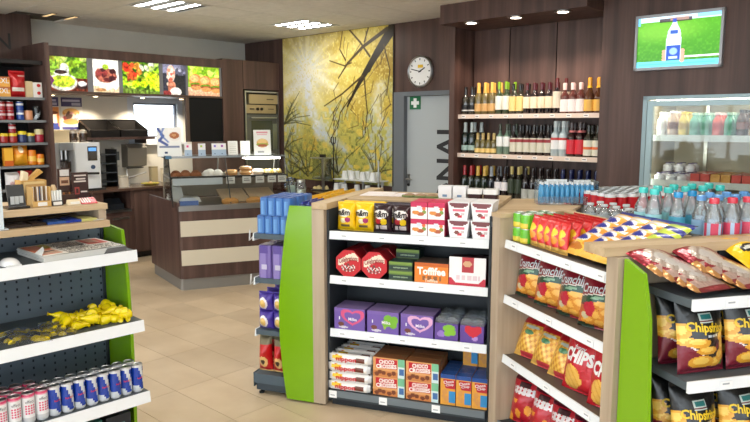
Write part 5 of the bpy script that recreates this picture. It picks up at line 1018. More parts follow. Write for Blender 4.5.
def f_cup(u, v):
    if v > .74 and inell(u, v, .5, .92, .42, .2): return (120, 60, 66)
    if .52 < v < .62 and .18 < u < .82: return (220, 110, 130)
    if .2 < v < .42 and inell(u, v, .4, .32, .14, .1): return (130, 70, 64)
    if inell(u, v, .58, .2, .12, .08): return (206, 50, 70)
    if inell(u, v, .72, .36, .1, .06): return (206, 190, 190)
    return (238, 238, 240)
t = thing('candy_tub', 'white tapered candy tub with brown oval', 'tub', group='white tapered tubs'); m = MB(); w0, w1, h = .092, .116, .092
m.prism([(-w0 / 2, 0), (w0 / 2, 0), (w1 / 2, h), (-w1 / 2, h)], .001, .10, (232, 232, 236), 'xz'); m.sheet(16, 14, lambda u, v: ((w0 + (w1 - w0) * v) * (u - .5), 0, h * v), f_cup); m.build('tub', 'card', t)
MB().box(-w1 / 2 - .002, w1 / 2 + .002, -.002, .102, h, h + .004, (226, 226, 230)).build('lid', 'card', t); tub = Maker(t)
for i in range(2):
    for j in range(2):
        for q in range(2): tub.at('M', .824 + .124 * i, SY + .11 * q, MZ[0] + .001 + .097 * j, note=f'{["lower", "upper"][j]}, {ORD[i]} from the praline boxes, {ROW[q]}')
# second shelf: octagonal boxes, green cartons, orange carton, white and red box
def octa():
    t = thing('candy_box', 'red octagonal candy box with cream ribbon', 'box', group='red octagonal boxes'); r, d = .076, .13
    pts = [(r * math.cos(R(22.5 + 45 * k)) / math.cos(R(22.5)), .076 + r * math.sin(R(22.5 + 45 * k)) / math.cos(R(22.5))) for k in range(8)]
    MB().prism(pts, .001, d, (150, 18, 30), 'xz').build('carton', 'card', t)
    def f(u, v):
        x, z = (u - .5) * 2, (v - .5) * 2
        if abs(z - .30 - .25 * math.sin(2.6 * x + .6)) < .24 and abs(x) < .82: return (236, 222, 200)
        if inell(x, z, 0, -.35, .55, .32) and (int((x + 1) * 8) + int((z + 1) * 7)) % 3: return (226, 216, 212) if (int(x * 9) + int(z * 5)) % 2 else (110, 60, 56)
        return (196, 24, 36)
    mb = MB(); mb.sheet(22, 22, lambda u, v: (r * (2 * u - 1), 0, .076 + r * (2 * v - 1)), f)
    keep = [(fc, cc) for fc, cc in zip(mb.f, mb.c) if all(abs(mb.v[i][0]) + abs(mb.v[i][2] - .076) <= r * 1.415 for i in fc)]; mb.f = [a for a, b in keep]; mb.c = [b for a, b in keep]; mb.build('front_print', 'card', t)
    MB().prism([(p[0] * .995, .076 + (p[1] - .076) * .995) for p in pts], .0004, .001, (196, 24, 36), 'xz').build('front_face', 'card', t)
    text('Celebrations', .115, .03, lambda a, b: (a, -.0018, .097 + b + .010 * math.sin(26 * a + .6)), (150, 20, 30), t, bold=.015); return t
oc = Maker(octa()); [oc.at('M', x, yy, MZ[1] + .001, note=n) for x, yy, n in ((.187, SY - .002, 'beside the oak post, front row'), (.345, SY - .005, 'beside the green cartons, front row'), (.19, SY + .132, 'beside the oak post, second row'), (.35, SY + .132, 'beside the green cartons, second row'))]
def f_grn(u, v):
    if v > .72: return (120, 150, 60)
    if .6 < v: return (90, 120, 50)
    if .3 < v < .42 and .2 < u < .8: return (90, 120, 100)
    if v < .12: return (70, 90, 50)
    return (24, 50, 44)
gb = carton('mint_box', 'dark green mint carton with a light green stripe', .136, .10, .052, (20, 48, 44), front=f_grn, top=(40, 66, 66), group='green mint cartons', grid=(10, 14), texts=[('AFTER EIGHT', 0, .019, .085, .008, (170, 190, 150))])
for j in range(2): gb.at('M', .50, SY, MZ[1] + .001 + .053 * j, note=['bottom', 'top'][j] + ' of the front pile')
for j in range(3): gb.at('M', .51, SY + .103, MZ[1] + .001 + .053 * j, note=['bottom', 'middle', 'top'][j] + ' of the rear pile')
def f_tof(u, v):
    if .12 < v < .34 and .2 < u < .8 and (int(u * 18) % 3): return (150, 90, 50)
    if v > .84: return (200, 96, 24)
    return (232, 130, 36)
tf = carton('toffee_box', 'orange toffee carton with white bubble lettering', .19, .16, .112, (206, 100, 30), front=f_tof, top=(96, 80, 72), grid=(20, 14), texts=[('Toffifee', 0, .066, .16, .044, (250, 246, 236), .04), ('Toffifee', .0, .014, .075, .018, (244, 226, 200), .02)])
tf.at('M', .678, SY - .004, MZ[1] + .001)
def f_rw(u, v):
    if v < .10 or (v < .26 and (u < .06 + .8 * (.26 - v) or u > .94 - .8 * (.26 - v))): return (196, 30, 56)
    if .34 < u < .68 and v > .46: return (176, 40, 50) if not inell(u, v, .5, .76, .12, .11) else (206, 160, 120)
    if .2 < v < .36 and .2 < u < .84 and (int(u * 26) % 4): return (222, 200, 206)
    return (238, 236, 236)
carton('praline_box', 'white and red praline box with a red picture square', .20, .13, .155, (90, 30, 44), front=f_rw, top=(60, 30, 40), grid=(24, 18)).at('M', .876, SY - .003, MZ[1] + .001, rx=-4)
# third shelf: purple boxes with hearts
def heart(u, v, cx, cy, s):
    x, y = (u - cx) / s, (v - cy) / s; return (x * x + y * y - .36) ** 3 - x * x * y ** 3 * 1.3 < 0
def purple(kind):
    def f(u, v):
        base = (112, 86, 168)
        if inell(u, v, .22, .26, .10, .10): return (110, 60, 50)
        if inell(u, v, .3, .12, .16, .05): return (206, 200, 214)
        if kind == 'clover':
            for cx, cy in ((.66, .70), (.86, .66), (.60, .48), (.82, .44)):
                if inell(u, v, cx, cy, .13, .17): return (120, 180, 50)
            if inell(u, v, .56, .40, .05, .2) : return (150, 180, 60)
        else:
            o, i = heart(u, v, .60, .52, .52), heart(u, v, .60, .53, .36)
            if o and not i: return (214, 84, 130) if kind == 'rose' else (222, 170, 206)
        return base if v < .86 else (120, 92, 170)
    return f
GP = 'purple chocolate boxes'
pk = {}
for kd, lab in (('rose', 'purple chocolate box with a rose-red heart outline'), ('clover', 'purple chocolate box with a green clover'), ('pink', 'purple chocolate box with a pale pink heart outline')):
    pk[kd] = carton('chocolate_box', lab, .188, .17, .128, (92, 66, 140), front=purple(kd), top=(140, 120, 176), group=GP, grid=(30, 20), texts=[('I', -.062, .068, .006, .018, WHITE), ('Milka', .02, .066, .052, .018, (240, 232, 244), .015)])
pk['rose'].at('M', .195, SY - .008, MZ[2] + .001); pk['clover'].at('M', .398, SY - .006, MZ[2] + .001); pk['pink'].at('M', .598, SY - .004, MZ[2] + .001)
def dome(kind, label):
    t = thing('chocolate_tub', label, 'box', group='domed purple packs'); w, h, d = .130, .095, .05
    def f(u, v):
        if kind == 'g' and (inell(u, v, .62, .72, .26, .22) or inell(u, v, .74, .5, .18, .2) or inell(u, v, .55, .42, .14, .2)): return (130, 190, 50)
        if kind == 'g' and inell(u, v, .28, .36, .18, .2): return (150, 120, 200)
        if kind == 'r' and heart(u, v, .55, .58, .50): return (206, 36, 56)
        if kind == 'r' and inell(u, v, .62, .26, .14, .14): return (176, 140, 206)
        return (96, 66, 150)
    m = MB().box(-w / 2, w / 2, .0006, d, 0, h, (90, 62, 140)); m.sheet(20, 16, lambda u, v: (-w / 2 + w * u, 0, h * v), f); m.build('carton', 'card', t)
    pts = [(-w / 2, h)] + [(-w / 4 + w / 4 * math.cos(a), h + .040 * math.sin(a) ** .7) for a in np.linspace(math.pi, .25, 9)[1:]] + [(w / 4 - w / 4 * math.cos(a), h + .040 * math.sin(a) ** .7) for a in np.linspace(.25, math.pi, 9)[:-1]] + [(w / 2, h)]; MB().prism(pts, .004, d - .004, (206, 210, 220), 'xz').build('blister', 'acrylic', t); return Maker(t)
dg, dr = dome('g', 'domed clear-topped purple pack with a green clover'), dome('r', 'domed clear-topped purple pack with a red heart')
for q in range(4): dg.at('M', .766, SY + .056 * q, MZ[2] + .001, note=ROW[q]); dr.at('M', .908, SY + .056 * q, MZ[2] + .001, note=ROW[q])
# base shelf: wafer packs, brown biscuit cartons, blue-topped cartons
def f_nip(u, v):
    if u < .08 or u > .93: return (226, 228, 230)
    if inell(u, v, .22, .66, .13, .22): return (240, 200, 40)
    if inell(u, v, .20, .86, .05, .09): return (214, 50, 50)
    if .64 < u < .88 and .25 < v < .78 and (u - .6) * 1.6 > abs(v - .5) * .5: return (110, 56, 40)
    return (240, 238, 236)
t = thing('wafer_pack', 'white wafer pack with red lettering', 'snack', group='stacked wafer packs'); W_, H_ = .262, .055
def npt(u, v, s): return (W_ * (u - .5), s * (.004 + (.05 if s > 0 else .022) * min(1, 12 * u, 12 * (1 - u)) * math.sin(math.pi * v) ** .5) + (.02 if s > 0 else 0), H_ * (.5 + (v - .5) * (1.0 if .06 < u < .94 else .8)))
m = MB(); m.sheet(30, 12, lambda u, v: npt(u, v, -1), f_nip); m.sheet(16, 8, lambda u, v: (lambda p: (-p[0], p[1], p[2]))(npt(u, v, 1)), lambda u, v: (214, 216, 220)); m.build('wrapper', 'foil', t, True)
text('nippon', .125, .034, lambda a, b: (-.016 + a, -.031, .026 + b), (206, 24, 50), t, bold=.03); nip = Maker(t)
for j in range(4):
    for q in range(4): nip.at('M', .193 + .006 * (j % 2) + .006 * q, SY - .005 + .078 * q, MZ[3] + .001 + .056 * j, note=f'{ORD[j]} from below, {ROW[q]}')
def f_cc(u, v):
    if u > .78:
        return (70, 110, 170) if .15 < v < .5 and .84 < u < .97 else ((120, 190, 150) if v > .6 else (206, 226, 226))
    if .42 < v < .93 and .08 < u < .77: return (196, 30, 44)
    if v < .34 and any(inell(u, v, a, b, .07, .11) for a, b in ((.12, .12), (.34, .2), (.52, .14), (.66, .22), (.22, .24))): return (120, 60, 36)
    return (222, 160, 100) if v > .3 else (206, 130, 70)
cc = carton('biscuit_carton', 'brown biscuit carton with red lettering field', .190, .07, .112, (170, 110, 64), front=f_cc, top=(150, 96, 60), group='brown biscuit cartons', grid=(28, 18), texts=[('CHOCO', -.012, .089, .092, .025, (250, 246, 240), .04, 3), ('CROSSIES', -.014, .062, .124, .025, (250, 246, 240), .04, 3)])
for k, x in enumerate((.434, .632)):
    for j in range(2):
        for q in range(3): cc.at('M', x, SY - .006 + .072 * q, MZ[3] + .001 + .113 * j, note=f'{["beside wafers", "beside cookies"][k]}, {["lower", "upper"][j]}, {ROW[q]}')
def f_ck(u, v):
    if v > .86: return (30, 76, 150)
    if .55 < v < .85 and u + .6 * (v - .7) > .25: return (190, 34, 50)
    if .08 < v < .46 and u > .55: return (50, 140, 200)
    if inell(u, v, .3, .42, .16, .09) or inell(u, v, .4, .2, .18, .09) or inell(u, v, .2, .28, .1, .06): return (214, 150, 80)
    return (226, 160, 60)
ck = carton('cookie_carton', 'narrow orange cookie carton with blue top', .084, .055, .175, (200, 140, 60), front=f_ck, top=(40, 84, 156), group='blue-topped cookie cartons', grid=(14, 22), texts=[('Choco', .004, .134, .058, .018, WHITE, .02, 14), ('Chip', .010, .115, .046, .016, WHITE, .02, 14)])
for i in range(3):
    for q in range(4): ck.at('M', .782 + .088 * i, SY - .010 + .058 * q, MZ[3] + .001, note=f'{ORD[i]} from the biscuit cartons, {ROW[q]}')
for i in range(2): ck.at('M', .87 + .09 * i, SY + .165, MZ[3] + .177, note=f'{ORD[i]} of two stacked on the others')
# on the oak top
t = thing('paper_sheet', 'white paper sheet on the oak top beside the lime-ended unit', 'paper', 'M', .10, .46, 1.206, 6); MB().box(0, .20, 0, .24, 0, .003, (240, 234, 236)).build('sheet', 'card', t)
t = thing('paper_sheet', 'white paper sheet on the oak top beside the brown cakes', 'paper', 'M', .30, .48, 1.206, 3); MB().box(0, .17, 0, .2, 0, .003, (244, 236, 238)).build('sheet', 'card', t)
for o in [o for o in bpy.data.objects if o.name.startswith('paper_sheet')]: o['group'] = 'paper sheets'
for k, x in enumerate((.445, .515, .590)):
    t = thing('round_loaf', f'flat round brown cake on the oak top, {ORD[k]} from the paper sheets', 'cake', 'M', x - .03, .50, 1.206, group='round cakes'); MB().ball(0, 0, 0, .045, .04, .022, 14, 5, (150, 120, 90), 0).build('cake', 'bread', t, True); MB().lathe([(.048, .0), (.05, .008), (.046, .012)], 14, c=(110, 124, 80), cap=False).build('leaf_wrap', 'matte', t, True)
for k, x in enumerate((.672, .762)):
    t = thing('white_box', ['white cube carton with a small blue print beside the brown cakes', 'white cube carton with a small blue print beside the dark jars'][k], 'box', 'M', x - .03, .48, 1.206, group='white cube cartons'); MB().box(-.041, .041, 0, .08, 0, .075, (228, 230, 234)).build('carton', 'card', t); MB().box(-.014, .014, -.001, 0, .010, .024, (110, 140, 176)).build('print', 'card', t)
for k, x in enumerate((.855, .950)):
    t = thing('spread_jar', ['low dark jar with a white lid beside the white cube cartons', 'low dark jar with a white lid beside the corner top'][k], 'jar', 'M', x - .03, .50, 1.206, group='white-lidded jars'); MB().rbox(-.042, .042, -.04, .04, 0, .034, .015, (52, 28, 32)).build('jar', 'gloss', t, True); MB().rbox(-.044, .044, -.042, .042, .034, .064, .015, (236, 238, 238)).build('lid', 'gloss', t, True)
# ================================================================== GOODS ON THE LEFT END UNIT (facing the pastry counter)
def endpack(name, label, w, d, h, c, ct, front, group, r=.012, mat='card'):
    t = thing(name, label, 'pack', group=group); MB().rbox(-w / 2, w / 2, .001, d, 0, h, r, c).build('pack', mat, t, True); MB().sheet(18, 26, lambda u, v: ((w - 1.6 * r) * (u - .5), -.0003, h * v), front).build('front_print', mat, t); MB().rbox(-w / 2 + .004, w / 2 - .004, .006, d - .005, h, h + .004, r * .8, ct).build('top', mat, t, True); return Maker(t)
bb = endpack('blue_carton', 'slim light blue tube pack', .050, .10, .104, (74, 124, 192), (50, 90, 160), lambda u, v: (70, 116, 186) if v > .86 or v < .06 else (110, 160, 216) if u < .5 else (90, 142, 206), 'slim blue tubes', .018)
for q in range(4):
    for i in range(3):
        for j in range(2): bb.at('U0', -.03 - .11 * i, -.372 + .051 * q + .022 * j, UZ[0] + .001 + .1085 * j, 90, note=f'{["lower", "upper"][j]}, {ORD[q]} from edge, {ROW[i]}')
lil = endpack('biscuit_bag', 'tall lilac biscuit bag', .085, .12, .195, (128, 108, 180), (90, 70, 150), lambda u, v: (206, 200, 226) if .26 < v < .42 and .15 < u < .85 else ((100, 80, 160) if v > .78 else ((150, 132, 200) if u < .7 else (120, 100, 176))), 'lilac biscuit bags', .02, 'foil')
for q in range(3):
    for i in range(3): lil.at('U0', -.03 - .13 * i, -.350 + .09 * q, UZ[1] + .001, 90, note=f'{ORD[q]} from the shelf edge, {ROW[i]}')
vio = bag('chocolate_bag', 'purple chocolate bag with yellow emblem', .10, .118, .08, lambda u, v: (226, 190, 110) if inell(u, v, .45, .42, .2, .22) else ((236, 230, 236) if inell(u, v, .45, .42, .3, .32) else (76, 56, 160)), (70, 50, 140), group='purple chocolate bags')
for q in range(3):
    for i in range(3):
        for j in range(2): vio.at('U0', -.06 - .10 * i, -.355 + .10 * q, UZ[2] + .002 + .112 * j, 90, note=f'{["lower", "upper"][j]}, {ORD[q]} from the edge, {ROW[i]}')
rdb = bag('coffee_bag', 'red coffee bag with cup print', .098, .235, .09, lambda u, v: (60, 40, 36) if inell(u, v, .5, .30, .14, .07) else ((236, 196, 130) if inell(u, v, .5, .30, .3, .16) or v < .06 else ((124, 116, 92) if v > .74 else (196, 24, 30))), (160, 20, 26), group='red coffee bags', taper=.18)
for q in range(4):
    for i in range(3): rdb.at('U0', -.07 - .11 * i, -.37 + .10 * q, .142, 90, note=f'{ORD[q]} from the shelf edge, {ROW[i]}')
def pouch(label, c, c2, group):
    t = thing('snack_pouch', label, 'pouch', group=group); MB().box(-.05, .05, 0, .036, 0, .185, c).build('pouch', 'foil', t); MB().box(-.05, .05, .014, .022, .185, .20, c2).build('crimp', 'foil', t); return Maker(t)
nv = pouch('dark blue pouch beside the blue tubes', (34, 40, 120), (60, 70, 160), 'blue pouches'); yp = pouch('yellow pouch behind the blue tubes', (232, 176, 20), (244, 200, 60), 'yellow pouches')
for i in range(2):
    for q in range(2): nv.at('U0', -.09 - .11 * i, -.115 + .04 * q, UZ[0] + .001, note=f'{ORD[i]} from the lime panel, {ROW[q]}')
for i in range(5):
    for q in range(2): yp.at('U0', -.39 - .11 * i, -.20 + .085 * q, UZ[0] + .001, note=f'{ORD[i]} from the blue pouches, {ROW[q]}')
# ================================================================== GOODS ON THE CRISPS UNIT (U2)
SY = .05
GC = 'goods on the crisps unit'
gc = tin('snack_can', 'green snack can with yellow print', .033, .072, (110, 190, 50), (206, 208, 206), paint=lambda a, z, c: (226, 206, 70) if z < .03 and 200 < a < 340 else (104, 190, 44), group='green snack cans')
for i in range(2):
    for q in range(3):
        for j in range(2): gc.at('U2', .115 + .068 * i, SY + .04 + .068 * q, VZ[0] + .001 + .0725 * j, note=f'{["lower", "upper"][j]}, {ORD[i]} from the oak panel, {ROW[q]}')
def f_rsn(u, v):
    if inell(u, v, .5, .62, .34, .12): return (240, 200, 40)
    if inell(u, v, .55, .38, .3, .12): return (240, 150, 40)
    if v < .16: return (226, 180, 90)
    return (206, 30, 34)
rs = bag('nut_bag', 'small red and yellow nut bag', .064, .15, .042, f_rsn, (176, 24, 30), group='red and yellow nut bags')
for i in range(5):
    for q in range(5): rs.at('U2', .262 + .060 * i, SY + .035 + .055 * q, VZ[0] + .001, rz=RNG.uniform(-6, 6), rx=-6, note=f'{ORD[i]} from the green cans, {ROW[q]}')
def f_ybl(u, v):
    if v > .82: return (40, 50, 140)
    if .66 < v < .78 and .1 < u < .9: return (236, 226, 220)
    if inell(u, v, .42, .48, .28, .09): return (46, 56, 150)
    if inell(u, v, .42, .50, .34, .14): return (232, 226, 226)
    if v > .30 and u > .72: return (226, 150, 50)
    if inell(u, v, .6, .2, .3, .1): return (190, 120, 50)
    if inell(u, v, .3, .22, .2, .07): return (214, 140, 60)
    return (236, 190, 80)
def f_lime(u, v): return (40, 50, 140) if v > .84 or .55 < v < .7 else (196, 214, 80)
yb = bag('nut_bag', 'yellow nut bag with blue band', .14, .20, .045, f_ybl, (214, 170, 70), group='yellow and blue nut bags'); lb = bag('nut_bag', 'lime and navy nut bag lying slanted', .14, .20, .045, f_lime, (190, 206, 80), group='lime nut bags')
for i, k in enumerate((yb, yb, yb)):
    for q in range(4): k.at('U2', .55 + .115 * i, SY + .03 + .05 * q, VZ[0] + .020 + .022 * q, rz=RNG.uniform(-4, 4), rx=-62, note=f'{ORD[i]} from the red bags, {ORD[q]} layer')
for q in range(4): lb.at('U2', .875, SY + .03 + .05 * q, VZ[0] + .020 + .022 * q, rx=-62, note=f'{ORD[q]} layer')
def f_crisp(u, v):
    w = .52 + .05 * math.sin(3 * u - .6)
    if v > w + .02: return (136, 20, 38) if v < .9 else (110, 14, 32)
    if v > w: return (222, 214, 206)
    if v > w - .11: return (28, 74, 54) if not inell(u, v, .5, w - .05, .16, .025) else (120, 160, 130)
    if abs(u - .32) < .18 - .8 * abs(v - .34) and .2 < v < .48: return (196, 24, 56)
    if inell(u, v, .2, .2, .10, .06): return (206, 196, 160)
    k = 0
    for a, b, rx, ry in ((.66, .40, .24, .08), (.5, .22, .26, .10), (.76, .27, .2, .10), (.3, .12, .2, .06), (.6, .10, .2, .06), (.9, .42, .1, .08)):
        if inell(u, v, a, b, rx, ry): k = 2 if inell(u, v, a - .03, b + .02, rx * .6, ry * .6) else 1
    if k: return (246, 186, 84) if k == 2 else (226, 148, 50)
    if v < .08: return (40, 60, 44) if u < .4 else (150, 30, 40)
    return (196, 104, 40) if v < .36 else (120, 20, 36)
cr = bag('crisps_bag', 'dark red crisps bag with green swoosh', .20, .26, .09, f_crisp, (120, 16, 34), group='dark red crisps bags', nu=20, nv=26, texts=[('Crunchips', .50, .640, .172, .052, (216, 220, 224), .02, 4, .15)])
for i in range(5):
    for q in range(2): cr.at('U2', .185 + .18 * i, SY + .075 + .10 * q, VZ[1] + .004, rz=RNG.uniform(-5, 5) + 22, rx=-12, note=f'{ORD[i]} from the oak panel, {ROW[q]}')
def f_flip(u, v):
    if v > .76: return (190, 24, 40)
    if v < .12 : return (206, 60, 70) if .3 < u else (230, 180, 90)
    if inell(u, v, .55, .56, .15, .06): return (70, 130, 90)
    if inell(u, v, .55, .70, .26, .04): return (200, 206, 200)
    a = math.sin(43 * u + 19 * v) + math.sin(47 * v - 27 * u)
    return (206, 136, 40) if a < -.7 else ((244, 200, 96) if a > .6 else (232, 176, 66))
fp = bag('peanut_puffs_bag', 'clear bag of golden peanut puffs', .16, .22, .09, f_flip, (214, 150, 60), group='golden puffs bags', nu=22, nv=26)
for i in range(3):
    for q in range(2): fp.at('U2', .16 + .15 * i, SY + .07 + .11 * q, VZ[2] + .004, rz=RNG.uniform(-8, 8) + 18, rx=-28 + 8 * q, note=f'{ORD[i]} from the oak panel, {ROW[q]}')
def f_chip(u, v):
    if v > .90 and .2 < u < .6: return (30, 26, 28)
    if inell(u, v, .36, .28, .24, .17) or inell(u, v, .34, .14, .22, .1) or inell(u, v, .5, .2, .16, .08): return (240, 190, 90) if (u * 6 + v * 5) % 1 > .25 else (226, 166, 60)
    return (200, 20, 40)
ch = bag('crisps_bag', 'bright red crisps bag with white lettering', .20, .27, .09, f_chip, (176, 16, 34), group='bright red crisps bags', nu=20, nv=24, texts=[('CHIPS', .5, .60, .155, .060, (246, 244, 242), .05, -4), ('funny', .5, .73, .06, .022, (236, 230, 230), .02, -4)])
for i in range(2):
    for q in range(2): ch.at('U2', .63 + .195 * i, SY + .06 + .10 * q, VZ[2] + .004, rz=RNG.uniform(-5, 5) + 20, rx=-12, note=f'{ORD[i]} from the puffs, {ROW[q]}')
def f_pep(u, v):
    if .60 < v < .74 and .12 < u < .9: return (228, 222, 226) if (int(u * 20) % 3 or int(v * 30) % 2) else (190, 30, 46)
    if .76 < v < .86 and .3 < u < .7: return (60, 20, 30)
    if v < .5 and math.sin(17 * u + 5 * v) + math.sin(19 * v - 6 * u) > .5: return (236, 156, 50)
    return (184, 18, 40) if v < .88 else (90, 16, 34)
pp = bag('crisps_bag', 'crimson snack bag with white lettering strip', .165, .25, .09, f_pep, (150, 14, 34), group='crimson snack bags', nu=18, nv=24)
for i in range(5):
    for q in range(2): pp.at('U2', .165 + .17 * i, SY + .06 + .11 * q, .122, rz=RNG.uniform(-6, 6) + 20, rx=-14, note=f'{ORD[i]} from the oak panel, {ROW[q]}')
# ================================================================== GOODS ON THE FRONT RIGHT UNIT (U3)
def f_sil(u, v):
    e = .10 + .05 * math.sin(9 * v)
    if v > .86: return (150, 30, 48)
    if u < e or u > 1 - e: return (140, 28, 46) if v > .3 else (206, 150, 90)
    if v > .70: return (176, 70, 80) if (u * 5 + v * 4) % 1 > .45 else (150, 34, 50)
    if v < .10: return (150, 56, 60)
    if inell(u, v, .56, .40, .22, .12): return (240, 236, 232)
    if inell(u, v, .52, .42, .34, .24): return (216, 204, 194) if (u * 4 - v * 5) % 1 > .3 else (196, 176, 164)
    return (156, 44, 58) if v > .26 else (206, 176, 166)
sv = bag('crisps_bag', 'wine red and silver crisps bag', .19, .25, .034, f_sil, (140, 24, 40), group='silver and wine red bags', nu=18, nv=22, mat='silver_foil')
for i in range(2):
    for q in range(4): sv.at('U3', .25 + .19 * i - .022 * q, -.262 + .034 * q, WZ[0] + .022 + .012 * q, rz=RNG.uniform(-3, 3) + 8, rx=-77 + 1.5 * q, note=f'{ORD[i]} from the lime panel, {ORD[q]} layer')
yl = bag('snack_bag', 'yellow snack bag with black emblem', .19, .25, .05, lambda u, v: (30, 30, 34) if inell(u, v, .4, .45, .22, .10) and not inell(u, v, .4, .45, .15, .05) else ((214, 214, 206) if inell(u, v, .4, .45, .15, .05) else (240, 196, 10)), (220, 176, 10), group='yellow snack bags', nu=18, nv=18)
for i in range(3):
    for q in range(3): yl.at('U3', .64 + .19 * i - .02 * q, -.225 + .04 * q, WZ[0] + .022 + .014 * q, rx=-74 + 2 * q, note=f'{ORD[i]} from the silver bags, {ORD[q]} layer')
def f_fr(u, v):
    if .645 < v < .77 and .33 < u < .62:
        return (110, 30, 50) if v < .675 and v > .655 else ((50, 130, 130) if .36 < u < .59 and .685 < v < .755 else (200, 214, 210))
    if v < .07: return (110, 22, 44)
    ln = .44 - .52 * u if u < .60 else .128 + .62 * (u - .60)
    for i, (a, b, rx, ry) in enumerate(((.40, .15, .25, .085), (.28, .40, .21, .06), (.47, .30, .22, .055), (.06, .55, .12, .10), (.10, .42, .12, .06), (.84, .46, .12, .06), (.90, .34, .12, .075), (.82, .22, .13, .08), (.95, .56, .08, .07), (.70, .14, .14, .07))):
        if inell(u, v, a, b, rx, ry): return (242, 200, 92) if inell(u, v, a - .02, b + .015, rx * .62, ry * .6) else (222, 160, 48)
    if inell(u, v, .86, .12, .05, .035): return (60, 120, 50)
    if ln - .012 < v < ln + .012: return (226, 214, 214)
    if v < ln: return (118, 24, 46)
    if inell(u, v, .70, .335, .05, .03): return (120, 40, 60)
    if .475 < v < .50 and .42 < u < .76 and (int(u * 40) % 4): return (190, 196, 200)
    return (22, 24, 26)
fr = bag('crisps_bag', 'black crisps bag with yellow lettering', .195, .275, .09, f_fr, (26, 24, 28), group='black crisps bags', nu=26, nv=34, texts=[('Chipsfrisch', .50, .575, .160, .042, (232, 196, 40), .03, -4)])
for i in range(5):
    for q in range(2):
        for zz, lv in ((WZ[1], 'second shelf'), (WZ[2], 'third shelf')): fr.at('U3', .245 + .198 * i, -.215 + .10 * q, zz + .004, rz=RNG.uniform(-3, 3) + 3, rx=-9, note=f'{ORD[i]} from the panel, {lv}, {ROW[q]}')
    fr.at('U3', .245 + .198 * i, -.215, .124, rx=-9, note=f'{ORD[i]} from the panel, base shelf')
# ================================================================== DRINKS INSIDE THE ISLAND
GW = 'water bottles on the island'
def lbl(c1, c2): return lambda a, z, c: c1 if (int(a / 24) % 2) else c2
wr_ = pet_kind('water_bottle', 'clear water bottle with a red cap and red-blue label', .232, .034, (200, 220, 240), (206, 50, 70), 'pet', ((190, 60, 100), (lambda a, z, c: (210, 70, 100) if (a % 72) < 34 and abs(z - .097) < .022 else (176, 200, 230))), grp='red-capped water bottles')
wl = pet_kind('water_bottle', 'clear water bottle with a light blue cap', .235, .034, (200, 224, 240), (90, 150, 210), 'pet', ((140, 180, 214),), grp='light blue-capped water bottles')
wm = pet_kind('water_bottle', 'clear water bottle with a bright blue cap', .24, .034, (190, 224, 236), (20, 140, 200), 'pet', ((80, 170, 200),), grp='bright blue-capped water bottles')
wt = pet_kind('water_bottle', 'clear water bottle with a turquoise cap', .25, .035, (200, 224, 230), (60, 196, 190), 'pet', ((150, 206, 210),), grp='turquoise-capped water bottles')
wc = pet_kind('water_bottle', 'clear small water bottle with a clear cap', .118, .033, (206, 214, 222), (206, 210, 216), 'pet', ((190, 200, 210),), grp='clear-capped water bottles')
def stand(k, x, y, note, z=1.121): k.at('W', x, y, z, rz=RNG.uniform(-40, 40), note=note)
for i, (a, d) in enumerate(((1.385, 2.70), (1.470, 2.72), (1.550, 2.75), (1.633, 2.77), (1.719, 2.79))): stand(wr_, a, d, f'{ORD[i]} from the nut bags')
for i, (a, d) in enumerate(((1.376, 2.79), (1.453, 2.80), (1.536, 2.82), (1.620, 2.84), (1.711, 2.87), (1.798, 2.89))): stand(wl, a, d, f'{ORD[i]} from the nut bags, front row')
for i, (a, d) in enumerate(((1.465, 2.90), (1.550, 2.92), (1.637, 2.94), (1.724, 2.96))): stand(wl, a, d, f'{ORD[i]} from the nut bags, second row')
for i, (a, d) in enumerate(((1.310, 2.86), (1.398, 2.92))): stand(wm, a, d, f'{ORD[i]} from the cans')
for i, (a, d) in enumerate(((1.223, 2.90), (1.315, 2.97), (1.420, 3.03), (1.513, 3.06), (1.602, 3.08))): stand(wt, a, d, f'{ORD[i]} from the cans, front row')
for i, (a, d) in enumerate(((1.207, 2.98), (1.304, 3.06), (1.405, 3.12), (1.509, 3.16), (1.600, 3.18))): stand(wt, a, d, f'{ORD[i]} from the cans, second row')
for i, (a, d) in enumerate(((1.140, 3.50), (1.190, 3.43), (1.227, 3.36), (1.262, 3.28), (1.285, 3.20))): stand(wc, a, d, f'{ORD[i]} from the oak corner, front row')
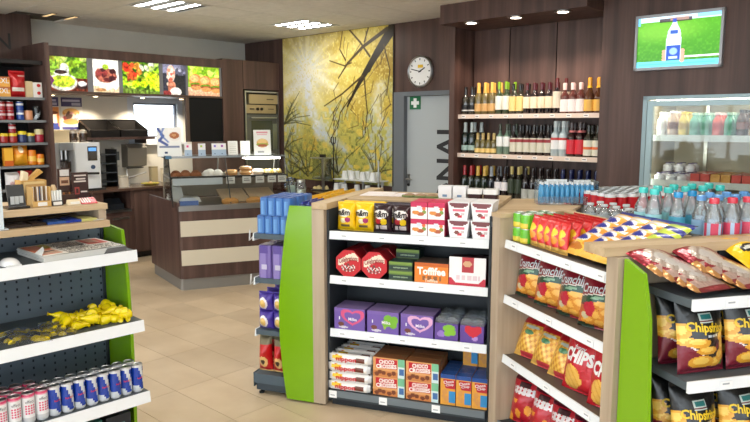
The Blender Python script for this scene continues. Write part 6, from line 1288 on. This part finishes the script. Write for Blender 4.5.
for i, (a, d) in enumerate(((1.216, 3.57), (1.261, 3.50), (1.304, 3.43), (1.339, 3.36), (1.367, 3.28))): stand(wc, a, d, f'{ORD[i]} from the oak corner, second row')
FR['T'] = (1.30, 3.66, 15.)
rc = tin('drink_can', 'silver-topped red drink can', .032, .115, (190, 26, 40), (200, 204, 206), paint=lambda a, z, c: (214, 216, 220) if z > .095 or z < .03 else (190, 26, 40), group='red drink cans')
t = thing('can_tray', 'grey cardboard tray under the red drink cans', 'tray', 'T', 0, 0, 1.121)
MB().box(-.04, .58, -.04, .38, 0, .035, (176, 178, 180)).build('base', 'card', t)
for a, b, c, d in ((-.04, .58, -.045, -.04), (-.04, .58, .38, .385), (-.045, -.04, -.045, .385), (.58, .585, -.045, .385)): MB().box(a, b, c, d, 0, .05, (196, 198, 200)).build('rim', 'card', t)
for i in range(9):
    for q in range(6): rc.at('T', .068 * i, .068 * q, 1.157, note=f'{ORD[i]} from the oak corner, {ROW[q]}')
# clear rack of blue tubes on the corner top
t = thing('tube_rack', 'clear acrylic rack on the angled oak top', 'rack', 'M', 1.36, .55, 1.185, 18); MB().box(-.17, .17, 0, .14, 0, .01, (200, 206, 212)).box(-.17, .17, .135, .14, .01, .14, WHITE).box(-.17, .17, 0, .005, .01, .05, WHITE).box(.165, .17, 0, .14, .01, .14, WHITE).build('rack', 'acrylic', t)
MB().box(-.1, .02, .13, .136, .085, .14, (222, 226, 228)).box(.06, .16, .13, .136, .08, .135, (222, 226, 228)).build('header_card', 'card', t)
tb = thing('blue_tube', 'slim blue bottle standing in the clear rack', 'bottle', group='blue bottles in the clear rack'); MB().lathe([(.010, 0), (.0115, .01), (.0115, .08), (.006, .098), (.006, .11)], 10, c=(70, 150, 200)).build('body', 'gloss', tb, True); MB().lathe([(.0075, .105), (.0075, .12)], 10, c=(220, 226, 230)).build('cap', 'gloss', tb, True); tb = Maker(tb)
a, b = W('M', 1.36, .55)[:2]; FR['K'] = (a, b, FR['M'][2] + 18)
for i in range(11):
    for q in range(2): tb.at('K', -.145 + .029 * i, .04 + .05 * q, 1.196, note=f'{ORD[i]} in the {ROW[q]}')
